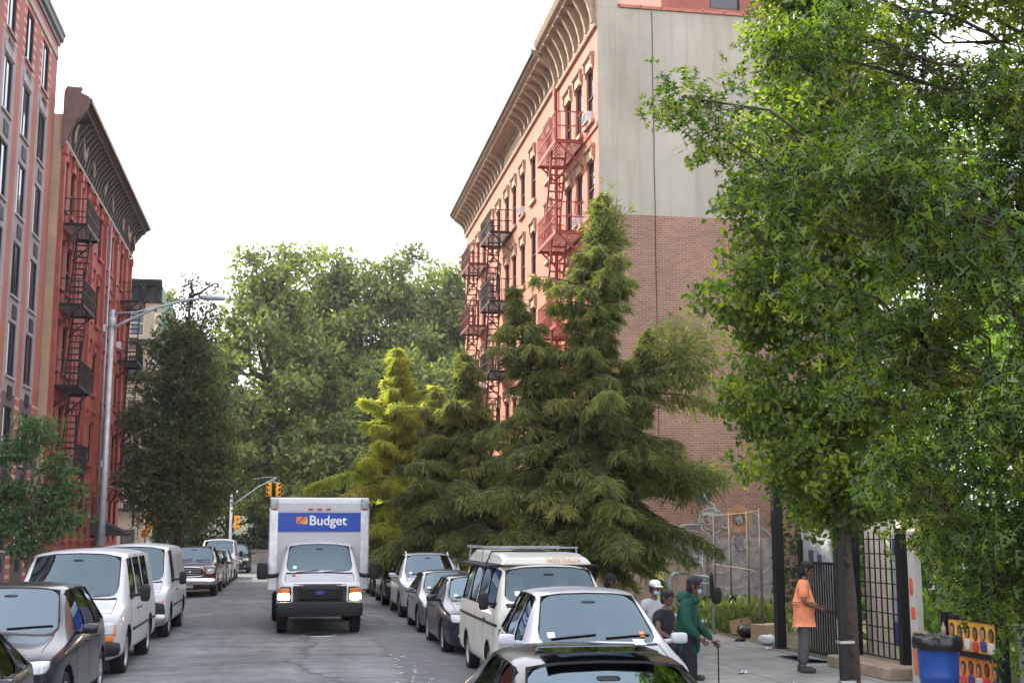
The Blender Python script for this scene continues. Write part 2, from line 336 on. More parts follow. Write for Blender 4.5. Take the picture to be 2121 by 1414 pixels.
def fire_escape(root, u0, u1, levels, m, drop=True, depth=1.0):
    fe = None
    for z in levels:
        brk = MB(); brk.bar((u0 + .1, -.05, z - .06), (u1 - .1, -.05, z - .06), .05)
        for u in (u0 + .1, u1 - .1):
            brk.bar((u, -.03, z - .9), (u, -depth + .1, z - .06), .05); brk.bar((u, -.03, z - .05), (u, -depth, z - .05), .05)
        if fe is None: fe = brk.build('fire_escape', m, root)
        else: brk.build('bracket', m, fe)
    for z in levels:
        p = MB(); 
        for y in np.arange(-depth, -.03, .085): p.box(u0, u1, y, y + .035, z - .02, z + .02)
        p.box(u0, u1, -depth - .03, -depth, z - .09, z + .04); p.box(u0, u0 + .04, -depth, -.02, z - .09, z + .03); p.box(u1 - .04, u1, -depth, -.02, z - .09, z + .03)
        p.build('platform', m, fe)
        r_ = MB(); zt = z + 1.0
        for q in (zt, z + .5):
            r_.bar((u0, -depth, q), (u1, -depth, q), .035); r_.bar((u0, -.03, q), (u0, -depth, q), .035); r_.bar((u1, -.03, q), (u1, -depth, q), .035)
        n = max(4, int((u1 - u0) / .16))
        for i in range(n + 1): u = u0 + (u1 - u0) * i / n; r_.bar((u, -depth, z), (u, -depth, zt), .02)
        for i in range(1, 6):
            y = -depth * i / 6; r_.bar((u0, y, z), (u0, y, zt), .02); r_.bar((u1, y, z), (u1, y, zt), .02)
        r_.build('railing', m, fe)
    for a, b in zip(levels[1:], levels[:-1]):                       # steep ladder stairs from a (lower) to b (upper)
        l = MB(); x0, x1 = u0 + .45, u0 + (u1 - u0) * .62
        for y in (-depth + .12, -depth + .62): l.bar((x0, y, a), (x1, y, b + .1), .06)
        n = 12
        for i in range(1, n): f = i / n; l.box(x0 + (x1 - x0) * f - .07, x0 + (x1 - x0) * f + .07, -depth + .12, -depth + .62, a + (b - a) * f, a + (b - a) * f + .035)
        l.build('ladder', m, fe)
    if drop:
        l = MB(); z = levels[-1]; x = u1 - .5
        for xx in (x, x + .42): l.bar((xx, -depth + .1, z - 2.2), (xx, -depth + .1, z + .9), .05)
        for i in range(10): l.bar((x, -depth + .1, z - 2.1 + i * .3), (x + .42, -depth + .1, z - 2.1 + i * .3), .035)
        l.build('ladder', m, fe)
    return fe
def cornice(root, W, z0, z1, proj, m, brackets, arch=False, name='cornice', u0=0):
    c = MB(); hh = z1 - z0
    prof = [(0, z0), (-.1, z0), (-.13, z0 + .12), (-.06, z0 + .16), (-.06, z1 - .5), (-proj * .75, z1 - .38), (-proj * .78, z1 - .3), (-proj * .92, z1 - .24), (-proj, z1 - .08), (-proj, z1), (0, z1 + .02)]
    c.prism(prof, u0, W, 'X'); co_ = c.build(name, m, root)
    b = MB(); bp = [(-.06, z0 + .15), (-.17, z0 + .17), (-.2, z0 + .4), (-.32, z0 + hh * .45), (-proj * .62, z1 - .52), (-proj * .78, z1 - .44), (-proj * .78, z1 - .36), (-.06, z1 - .36)]
    b.prism(bp, -.085, .085, 'X'); me = b.mesh('bracket', [m])
    for u in brackets: link('bracket', me, co_, (u, 0, 0))
    # dentils between the brackets
    d = MB(); d.box(u0 + .05, W - .05, -.12, -.055, z1 - .53, z1 - .46); u = u0 + .1
    while u < W - .1:
        d.box(u, u + .09, -.14, -.055, z1 - .66, z1 - .5); u += .2
    d.build('dentil_row', m, co_)
    return co_
def hood_mesh(w, m):       # bracketed window hood
    h = MB(); h.prism([(0, 0), (-.05, 0), (-.06, .1), (-.05, .12), (-.05, .3), (-.13, .35), (-.15, .42), (0, .44)], -.12, w + .12, 'X')
    for u in (-.1, w): h.prism([(0, -.16), (-.05, -.14), (-.07, -.02), (-.11, .05), (-.11, .3), (0, .3)], u, u + .1, 'X')
    return h.mesh('window_hood', [m])
def sill_mesh(w, m): 
    h = MB(); h.box(-.1, w + .1, -.12, .14, -.14, 0); return h.mesh('sill', [m])
def ac_mesh():
    a = MB(); a.box(0, .56, -.2, .1, 0, .34)
    for i in range(6): a.box(.03, .53, -.207, -.201, .04 + i * .05, .065 + i * .05, 1)
    return a.mesh('air_conditioner', [M['white'], M['trim']])
AC = ac_mesh()

# --- left near: modern brick apartment building
W1 = 26.0; y0 = 49.6 - W1
m_red = brick('brick_red', (.4, .115, .085), (.33, .09, .07), (.33, .2, .17)); m_grey = brick('brick_grey', (.3, .285, .3), (.25, .24, .26), (.36, .34, .34))
m_dark = brick('brick_dark', (.12, .085, .085), (.09, .07, .07), (.14, .12, .12)); m_str = striped('brick_bands', (.4, .11, .08), (.55, .43, .36), .34, .66)
root = thing('apartment_building', 'tall red and grey brick apartment block nearest on the left', 'building', (FL, y0, 0), R(90))
cols = [W1 - 2.23 - 2.85 * k for k in range(9)]; tops = [20.5, 17.75, 14.95, 12.15, 9.4, 6.55, 3.6]
ops = []
for c in cols:
    for z in tops: ops.append((c - .62, c + .62, z - 1.85, z))
def mf(u, z):
    if z > 18.4: 
        near = min(abs(u - c) for c in cols); return 3 if z < 20.7 and .6 < near < 1.42 else 0
    near = min(abs(u - c) for c in cols)
    if near > 1.05: return 0 if z > 7.0 else 3
    if z > 7.0: return 1
    return 2
cuts = [round(c + s * 1.05, 4) for c in cols for s in (-1, 1)]
mb = MB(); wall_grid(mb, W1, 0, 21.6, ops, mf, cuts, (7.0, 18.4, 20.7)); shell(mb, W1, 16, 21.6, 0)
mb.build('wall', [m_red, m_grey, m_dark, m_str], root)
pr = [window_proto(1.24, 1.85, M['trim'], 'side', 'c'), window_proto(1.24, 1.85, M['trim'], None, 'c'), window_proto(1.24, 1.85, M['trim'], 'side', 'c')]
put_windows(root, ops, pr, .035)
sm = MB().box(-.06, 1.3, -.07, .05, -.07, 0).mesh('sill', [M['concrete']])
slv = MB(); slv.box(-.34, .34, -.03, .1, 0, .46)
for i in range(6): slv.box(-.31, .31, -.036, -.031, .04 + i * .07, .065 + i * .07, 1)
slm = slv.mesh('vent_sleeve', [M['trim'], M['iron']])
hm = MB(); hm.box(-.12, 1.36, -.035, .0, 0, .32); hmm = hm.mesh('lintel', [M['concrete']])
for (a, b, c, d) in ops:
    link('sill', sm, root, (a, 0, c)); link('vent_sleeve', slm, root, ((a + b) / 2 + .1, 0, c - .75))
    if 17 < d < 18: link('lintel', hmm, root, (a, 0, d + .06))
mb = MB(); mb.prism([(0, 21.3), (-.06, 21.32), (-.08, 21.45), (-.18, 21.5), (-.2, 21.68), (-.24, 21.72), (-.24, 21.85), (0, 21.87)], -.05, W1 + .1, 'X'); mb.build('coping', plain('coping_dark', (.1, .105, .11), .6), root)
mb = MB(); mb.box(0, W1, -.04, -.002, 20.72, 20.98); mb.build('stone_band', M['concrete'], root)

# --- left red tenement
m_lr = brick('painted_red', (.37, .1, .07), (.33, .085, .06), (.3, .08, .06), 1, .35, .005); m_buff = brick('buff_side', (.5, .36, .24), (.45, .32, .22), (.4, .3, .2))
W2 = 21.5; root = thing('tenement_building', 'deep red tenement with a dark arched cornice and black fire escapes', 'building', (-9.2, 49.75, 0), R(90))
cs = [1.2, 2.9, 5.0, 6.9, 8.7, 10.7, 12.6, 14.4, 16.4, 18.2, 20.0]; lv = [13.9 + 3.22 - .4, 13.5, 10.3, 7.1, 3.9]
ops = [(c - .45, c + .45, z - 1.9, z) for c in cs for z in (17.0, 13.8, 10.6, 7.4, 4.0)]
mb = MB(); wall_grid(mb, W2, 0, 18.6, ops); shell(mb, W2, 15, 18.6, 1); mb.build('wall', [m_lr, m_buff], root)
pr = [window_proto(.9, 1.9, M['trim']), window_proto(.9, 1.9, M['trim'], 'top')]; put_windows(root, ops, pr)
m_redtrim = plain('red_trim', (.29, .07, .055), .7, 0, .25, 3)
hh, sm2 = hood_mesh(.9, m_redtrim), sill_mesh(.9, m_redtrim)
for k, (a, b, c, d) in enumerate(ops):
    if k < 55: link('window_hood', hh, root, (a, 0, d + .02)); link('sill', sm2, root, (a, 0, c))
    if k in (23, 31, 38, 46): link('air_conditioner', AC, root, (a + .15, 0, c + .01))
for u in (.05, 3.95, 7.8, 11.65, 15.5, 19.1, 21.2):
    mb = MB(); mb.box(u, u + .3, -.16, 0, 4.4, 17.4); mb.box(u - .06, u + .36, -.22, 0, 17.0, 17.4); mb.box(u - .05, u + .35, -.2, 0, 4.2, 4.5)
    mb.build('pilaster', m_redtrim, root)
mb = MB(); mb.box(0, W2, -.12, -.002, 4.5, 4.75); mb.box(0, W2, -.1, -.002, .0, .7); mb.build('string_course', m_redtrim, root)
m_corn = plain('cornice_dark', (.085, .075, .065), .7, 0, .3, 5); m_cl = plain('cornice_edge', (.3, .26, .2), .7, 0, .3, 5)
cn = cornice(root, W2, 17.5, 19.3, 1.05, m_corn, [.15, .6] + [1.9 + i * .62 for i in range(30)] + [20.9, 21.3], u0=0)
for c, rr in ((2.2, 1.15), (4.9, 1.15), (10.7, 1.4), (17.0, 1.15), (19.7, 1.1)):
    a_ = MB(); a_.tube([(c + rr * math.cos(t), -.3, 17.75 + min(rr, 1.05) * math.sin(t)) for t in np.linspace(0, PI, 13)], .07, 6); a_.build('arch_moulding', m_cl, cn)
mb = MB(); mb.box(0, W2, -1.09, -1.052, 19.05, 19.2); mb.box(0, W2, -.16, -.132, 17.46, 17.6); mb.build('edge_moulding', m_cl, cn)
mb = MB(); mb.prism([(.0, 17.2), (-.12, 17.3), (-.25, 17.9), (-.5, 18.4), (-.85, 18.75), (-1.0, 19.1), (-.95, 19.35), (-.62, 19.5), (-.6, 19.7), (-.1, 19.72), (0, 19.5)], -.08, .1, 'X'); mb.build('cornice_end', plain('cornice_end_brown', (.16, .1, .08), .8), cn)
fire_escape(root, .6, 3.6, [14.35, 11.15, 7.95, 4.75], M['iron']); fire_escape(root, 18.3, 21.0, [14.5, 11.3, 8.1, 4.9], M['iron'])
mb = MB(); mb.tube([(13.3, -.1, .1), (13.3, -.1, 17.4)], .06, 8); mb.build('downpipe', M['galv'], root)
mb = MB(); mb.prism([(0, 3.1), (-1.6, 2.3), (-1.6, 2.2), (0, 2.2)], 12.0, 14.6, 'X'); mb.build('awning', plain('awning', (.03, .03, .035), .7), root)
# bird on the cornice
mb = MB(); mb.superell((0, 0, .09), (.06, .12, .07), .9, 10, 8); mb.superell((0, -.11, .17), (.035, .045, .035), .9, 8, 6); mb.tube([(0, .1, .08), (0, .22, .05)], [.03, .012], 6); mb.tube([(0, -.14, .17), (0, -.18, .165)], [.012, .002], 5)
mb.tube([(.015, 0, 0), (.015, 0, .05)], .006, 4); mb.tube([(-.015, 0, 0), (-.015, 0, .05)], .006, 4)
tag(mb.build('pigeon', plain('pigeon', (.06, .06, .07), .7), None, (-8.6, 49.9, 19.6)), 'dark pigeon perched on the near corner of the left tenement cornice', 'bird')

# --- tan building beyond the avenue, its green flank and the white house after it
root = thing('corner_building', 'tan brick corner building with a black cornice and fire escape beyond the avenue', 'building', (-24.1, 97.2, 0), 0)
m_tan = brick('brick_tan', (.42, .35, .25), (.36, .3, .22), (.35, .3, .25)); m_green = plain('green_wall', (.2, .3, .2), .85, 0, .12, .5)
cs = [1.3, 3.1, 4.9, 6.8, 8.7, 10.5, 12.3]; ops = [(c - .5, c + .5, z - 1.9, z) for c in cs for z in (19.0, 15.6, 12.3, 9.0, 5.7, 2.6)]
mb = MB(); wall_grid(mb, 14, 0, 21, ops); 
mb.quad((0, 0, 0), (0, 11, 0), (0, 11, 21), (0, 0, 21), 0); mb.quad((14, 0, 0), (14, 11, 0), (14, 11, 21), (14, 0, 21), 1); mb.quad((0, 0, 21), (14, 0, 21), (14, 11, 21), (0, 11, 21), 0); mb.quad((0, .6, 0), (14, .6, 0), (14, .6, 21), (0, .6, 21), 0); mb.quad((0, 11, 0), (14, 11, 0), (14, 11, 21), (0, 11, 21), 0)
mb.build('wall', [m_tan, m_green], root)
put_windows(root, ops, [window_proto(1.0, 1.9, M['cream']), window_proto(1, 1.9, M['trim'], 'top')])
cornice(root, 14.05, 19.6, 21.3, .9, M['trim'], [.3 + .7 * i for i in range(20)])
mb = MB(); mb.box(0, 14.02, -.28, -.002, 16.35, 16.8); mb.build('string_course', M['trim'], root)
for z in np.arange(.4, 19, .9):
    mb = MB(); mb.box(13.55, 14.02, -.05, -.003, z, z + .45); mb.build('quoin', M['cream'], root)
fire_escape(root, 10.0, 13.2, [14.0, 10.7, 7.4, 4.1], M['iron'])
mb = MB(); mb.box(13.9, 14.5, .4, 10, 18.9, 19.4); 
root = thing('row_house', 'pale grey house just past the green flank of the tan corner building', 'building', (-10.05, 108.3, 0), R(90))
mb = MB(); ops = [(c - .5, c + .5, z - 1.8, z) for c in (1.3, 3.2, 5.2, 7) for z in (17.5, 14, 10.5, 7, 3.4)]; wall_grid(mb, 8.4, 0, 20.3, ops); shell(mb, 8.4, 11, 20.3)
mb.build('wall', plain('pale_wall', (.5, .5, .5), .8, 0, .12, 1), root); put_windows(root, ops, [window_proto(1, 1.8, M['white'])])
mb = MB(); mb.box(.5, 1.1, .5, 1.2, 20.3, 21.6); mb.box(.42, 1.18, .42, 1.28, 21.6, 21.75); mb.build('chimney', plain('chimney', (.45, .43, .42), .8), root)

# --- right: five-storey tenements, pink-red street front with hoods, cornice and fire escapes
m_pk = brick('painted_pink', (.56, .215, .15), (.53, .2, .14), (.5, .19, .13), 1, .15, .004); m_gab = brick('gable_brick', (.36, .17, .11), (.24, .12, .085), (.4, .32, .26), .95, .3, .01)
def stuccomat():
    m, t, p = newmat('stucco'); p.inputs['Roughness'].default_value = .9; o = objco(t); 
    mp_ = node(t, 'Mapping'); mp_.inputs['Scale'].default_value = (1, 1, .25); lk(t, o, mp_.inputs[0])
    n = noise(t, mp_.outputs[0], .9, 7, .6); r = ramp(t, [(.3, (.35, .31, .25)), (.5, (.41, .37, .305)), (.72, (.46, .415, .35))]); lk(t, n.outputs['Fac'], r.inputs['Fac']); lk(t, r.outputs[0], p.inputs['Base Color']); n2 = noise(t, o, 25, 3); bump(t, p, n2.outputs['Fac'], .01, .5)
    ms = node(t, 'Mapping'); ms.inputs['Scale'].default_value = (3.2, 3.2, .16); lk(t, o, ms.inputs[0]); n3 = noise(t, ms.outputs[0], 1, 4, .6); r3 = ramp(t, [(.5, (1,) * 3), (.75, (.8, .79, .77))]); lk(t, n3.outputs['Fac'], r3.inputs['Fac'])
    n4 = noise(t, o, .35, 6, .65); r4 = ramp(t, [(.35, (.9, .9, .9)), (.6, (1.05,) * 3)]); lk(t, n4.outputs['Fac'], r4.inputs['Fac'])
    a = node(t, 'MixRGB', blend_type='MULTIPLY'); a.inputs[0].default_value = 1; lk(t, r.outputs[0], a.inputs[1]); lk(t, r3.outputs[0], a.inputs[2]); b = node(t, 'MixRGB', blend_type='MULTIPLY'); b.inputs[0].default_value = 1
    lk(t, a.outputs[0], b.inputs[1]); lk(t, r4.outputs[0], b.inputs[2]); lk(t, b.outputs[0], p.inputs['Base Color']); return m
m_st = stuccomat(); m_hood = plain('hood_stone', (.42, .27, .18), .75, 0, .25, 4); m_rc = plain('cornice_brown', (.33, .24, .16), .75, 0, .3, 4); m_rfe = plain('red_iron', (.3, .045, .03), .55)
zt = (17.65, 14.5, 11.35, 8.2, 5.05); WA = 6.2
rootA = thing('tenement_building', 'end tenement with a blank grey stucco and brick gable wall on the right', 'building', (FR, 38.1 + WA, 0), R(-90))
ca = [WA - (y - 38.1) for y in (39.2, 40.85, 42.5)]; ops = [(c - .48, c + .48, z - 1.85, z) for c in ca for z in zt]
mb = MB(); wall_grid(mb, WA, 0, 19.5, ops); D = 7.2
mb.quad((0, 0, 0), (0, D, 0), (0, D, 19.5), (0, 0, 19.5), 0); mb.quad((0, D, 0), (WA, D, 0), (WA, D, 19.5), (0, D, 19.5), 0); mb.quad((0, 0, 19.5), (WA, 0, 19.5), (WA, D, 19.4), (0, D, 19.4), 0); mb.quad((0, .6, 0), (WA, .6, 0), (WA, .6, 19), (0, .6, 19), 0)
mb.build('wall', [m_pk], rootA)
g = MB(); g.box(WA - .25, WA, .003, D, 0, 12.45, 0); g.box(WA - .25, WA - .005, .003, D, 12.45, 19.45, 1); g.box(WA - .3, WA, .003, .75, 19.45, 19.75, 1)
g.build('gable_wall', [m_gab, m_st], rootA)
g = MB(); 
for i in range(9): a, b = .75 + (D - .75) * i / 9, .75 + (D - .75) * (i + 1) / 9; g.box(WA - .38, WA + .05, a + .01, b - .01, 19.46, 19.56); g.superell((WA - .15, a, 19.55), (.25, .06, .06), .8, 8, 6)
g.build('coping_tiles', plain('tile_red', (.45, .15, .1), .7), rootA)
g = MB(); g.tube([(WA + .01, 1.86 + .006 * math.sin(z * 2.1), z) for z in np.linspace(3.5, 19.4, 40)], .011, 5); g.build('cable', M['trim'], rootA)
prr = [window_proto(.96, 1.85, M['trim']), window_proto(.96, 1.85, M['trim'], 'top')]; put_windows(rootA, ops, prr)
hh, sm3 = hood_mesh(.96, m_hood), sill_mesh(.96, m_hood)
for k, (a, b, c, d) in enumerate(ops):
    link('window_hood', hh, rootA, (a, 0, d + .02)); link('sill', sm3, rootA, (a, 0, c))
    if k in (0, 6): link('air_conditioner', AC, rootA, (a + .15, 0, c + .01))
cornice(rootA, WA + .02, 18.75, 20.6, .95, m_rc, [.12, .9, 1.75, 2.6, 3.45, 4.3, 5.15, 6.05], u0=-.02)
fire_escape(rootA, WA - 5.1, WA - 1.9, [15.45, 12.3, 9.15, 6.0], m_rfe)
mb = MB(); mb.tube([(.06, -.12, .2), (.06, -.12, 18.8)], .09, 8); mb.build('downpipe', m_rfe, rootA)
mb = MB(); mb.box(0, WA, -.06, -.002, 15.35, 15.5); mb.box(0, WA, -.06, -.002, 12.2, 12.35); mb.build('string_course', m_pk, rootA)
WB = 25.2
root = thing('tenement_building', 'long pink red tenement with bracketed cornice reaching to the avenue, second on the right', 'building', (FR, 69.5, 0), R(-90))
cb2 = [69.5 - y for y in (46.0, 49.2, 51.6, 53.7, 55.6, 58.0, 60.0, 62.6, 64.7, 66.6, 68.3)]; ops = [(c - .48, c + .48, z - 1.85, z) for c in cb2 for z in zt]
mb = MB(); wall_grid(mb, WB, 0, 19.5, ops); shell(mb, WB, 7, 19.5, 0); mb.build('wall', [m_pk], root); put_windows(root, ops, prr)
for k, (a, b, c, d) in enumerate(ops):
    link('window_hood', hh, root, (a, 0, d + .02)); link('sill', sm3, root, (a, 0, c))
    if k in (10, 16, 37): link('air_conditioner', AC, root, (a + .15, 0, c + .01))
br = [u for u in np.arange(.25, WB, .86) if not (13.2 < u < 18.0)]
cn = cornice(root, WB - .05, 19.0, 20.35, .95, m_rc, br, u0=-.02)
mb = MB(); mb.box(-.02, WB - .06, -1.0, -.952, 20.2, 20.42); mb.build('edge_moulding', plain('lead_edge', (.12, .14, .15), .6), cn)
fire_escape(root, 69.5 - 57.2, 69.5 - 54.2, [15.7, 12.55, 9.4, 6.2], M['iron']); fire_escape(root, 69.5 - 64, 69.5 - 61, [15.7, 12.55, 9.4, 6.2], plain('rust_iron', (.13, .03, .022), .6))
mb = MB(); mb.tube([(69.5 - 60, .1, 20.2), (69.5 - 60, .1, 22.0)], .02, 5); mb.tube([(69.5 - 60.5, -.9, 22), (69.5 - 59.6, .9, 22.1)], .015, 5)
for k in range(5): mb.tube([(69.5 - 60.4 + .16 * k - .1, -.8 + .38 * k + .15, 22.02), (69.5 - 60.4 + .16 * k + .25, -.8 + .38 * k - .1, 22.02)], .01, 4)
mb.build('antenna', M['galv'], root)
root = thing('rear_building', 'taller plain red brick block rising behind the stucco gable on the right', 'building', (13.2, 43.0, 0), 0)
mb = MB(); ops = [(1.9, 3.1, 21.9, 23.6), (4.6, 5.8, 21.9, 23.6)]; wall_grid(mb, 8, 0, 25, ops); shell(mb, 8, 11, 25); mb.build('wall', [brick('brick_rear', (.36, .12, .09), (.32, .105, .08), (.3, .14, .11))], root)
put_windows(root, ops, [window_proto(1.2, 1.7, M['trim'])]); mb = MB(); mb.box(-.1, 8.1, -.1, 11.1, 25, 25.2); mb.build('coping', M['concrete'], root)

# graffiti painted on the gable wall: thin raised paint ribbons
def ribbon(mb, pts, w_, mi=0, y=0, t_=.006):
    P = [Vector(p) for p in pts]
    for i in range(len(P) - 1):
        d = P[i + 1] - P[i]
        if d.length < 1e-4: continue
        n = Vector((-d.y, d.x)).normalized() * w_ / 2
        q = [P[i] + n, P[i + 1] + n, P[i + 1] - n, P[i] - n]
        mb.add([(a.x, y, a.y) for a in q] + [(a.x, y + t_, a.y) for a in q], [(0, 1, 2, 3), (7, 6, 5, 4), (0, 4, 5, 1), (1, 5, 6, 2), (2, 6, 7, 3), (3, 7, 4, 0)], mi)
pw = [plain('paint_white', (.42, .41, .39), .8, 0, .25, 6), plain('paint_grey', (.3, .31, .34), .8, 0, .3, 6), plain('paint_lilac', (.33, .29, .28), .8, 0, .4, 3), plain('paint_orange', (.5, .24, .1), .8), plain('paint_ink', (.06, .07, .09), .8)]
mb = MB(); circ = lambda cx, cz, r_, a0=0, a1=2 * PI, n=30: [(cx + r_ * math.cos(t), cz + r_ * math.sin(t)) for t in np.linspace(a0, a1, n)]
def gx(px, py=1150): return (px - 1060.5 + 460) * 38.1 / 2630
# wall frame: x world, z world; at y = 38.1
def rag(x0, x1, z0, z1, mi, lay):
    n = 14; top = [(x0 + (x1 - x0) * i / n, z1 + rnd.uniform(-.18, .12)) for i in range(n + 1)]
    for i in range(n): a, b = top[i], top[i + 1]; mb.add([(a[0], lay, z0), (b[0], lay, z0), (b[0], lay, b[1]), (a[0], lay, a[1])], [(0, 1, 2, 3)], mi)
rag(9.6, 15.0, .1, 2.3, 2, 38.1 - .263)
for k, (cx, cz, r_) in enumerate(((13.55, 1.55, .95), (12.35, 1.6, 1.0), (14.35, 1.8, .75), (13.9, 2.75, .42), (14.25, 2.65, .36), (13.0, 2.7, .4), (11.3, 1.5, .8), (10.4, 1.5, .7))):
    ribbon(mb, circ(cx, cz, r_), .05, 0, 38.1 - .275); ribbon(mb, circ(cx, cz, r_ * .8), .03, 1, 38.1 - .275)
    for j in range(7):
        a = rnd.uniform(0, 6); ribbon(mb, circ(cx + .3 * r_ * math.cos(a), cz + .3 * r_ * math.sin(a), r_ * rnd.uniform(.2, .5), a, a + 3.5, 14), .03, rnd.choice((0, 1, 1)), 38.1 - .281 - j * .001)
for j in range(46):
    cx, cz, r_, a = rnd.uniform(10.2, 14.8), rnd.uniform(.7, 2.5), rnd.uniform(.08, .38), rnd.uniform(0, 6); ribbon(mb, circ(cx, cz, r_, a, a + rnd.uniform(2.5, 5.5), 12), rnd.uniform(.02, .045), rnd.choice((0, 1, 1, 2, 4)), 38.1 - .2895 - j * .0002)
ribbon(mb, circ(13.9, 2.75, .3), .3, 3, 38.1 - .29); ribbon(mb, [(12.6, 4.2), (12.75, 3.9), (12.8, 3.5), (13.1, 3.2), (13.15, 2.95), (12.7, 2.9)], .09, 0, 38.1 - .29); ribbon(mb, [(12.45, 4.1), (12.6, 3.7), (12.7, 3.2)], .3, 4, 38.1 - .285)
for k in range(9):
    x = 11.0 + k * .19; ribbon(mb, [(x, .95), (x + rnd.uniform(-.05, .1), 1.35), (x + .12, 1.3), (x + rnd.uniform(.0, .12), 1.0)], .035, 4, 38.1 - .3)
gr = mb.build('graffiti', pw, rootA, (0, 0, 0)); gr.matrix_parent_inverse = Matrix.Identity(4)
inv = (Matrix.Translation(rootA.location) @ Matrix.Rotation(R(-90), 4, 'Z')).inverted(); gr.matrix_basis = inv @ Matrix.Translation((0, .255, 0))

# ------------------------------------------------------------------ vehicles (local: nose towards -y, origin on the ground under the middle)
def wheel_meshes(r, w_, rimcol, steelie=False):
    t = MB(); a = r * .66
    t.lathe([(a, -w_ * .42), (r * .8, -w_ * .5), (r * .95, -w_ * .46), (r, -w_ * .34), (r, w_ * .34), (r * .95, w_ * .46), (r * .8, w_ * .5), (a, w_ * .42)], 30, axis='X')
    q = MB(); q.lathe([(a * 1.01, -w_ * .44), (a * .97, -w_ * .46), (a * .9, -w_ * .3), (a * .9, w_ * .3), (a * .97, w_ * .46), (a * 1.01, w_ * .44)], 30, axis='X', mi=0)
    for s in (-1, 1):
        q.lathe([(0, s * w_ * .2), (a * .9, s * w_ * .12)], 24, axis='X', mi=1)
        if steelie:
            q.lathe([(0, s * w_ * .42), (a * .3, s * w_ * .42), (a * .42, s * w_ * .25), (a * .7, s * w_ * .36), (a * .92, s * w_ * .3)], 24, axis='X', mi=0)
        else:
            q.lathe([(0, s * w_ * .4), (a * .2, s * w_ * .38), (a * .22, s * w_ * .2)], 16, axis='X', mi=0)
            for k in range(7):
                an = 2 * PI * k / 7; c_, s_ = math.cos(an), math.sin(an)
                q.add([(s * w_ * .39, r1 * c_ - d * s_, r1 * s_ + d * c_) for r1, d in ((a * .1, -.028), (a * .93, -.04), (a * .93, .04), (a * .1, .028))] +
                      [(s * w_ * .28, r1 * c_ - d * s_, r1 * s_ + d * c_) for r1, d in ((a * .1, -.028), (a * .93, -.04), (a * .93, .04), (a * .1, .028))],
                      [(0, 1, 2, 3), (7, 6, 5, 4), (0, 4, 5, 1), (1, 5, 6, 2), (2, 6, 7, 3), (3, 7, 4, 0)], 0)
    return t.mesh('wheel', [M['rubber']]), q.mesh('rim', [rimcol, M['iron']])
def ev(o, name):
    dg = bpy.context.evaluated_depsgraph_get(); dg.update()
    me = bpy.data.meshes.new_from_object(o.evaluated_get(dg)); me.name = name; return me
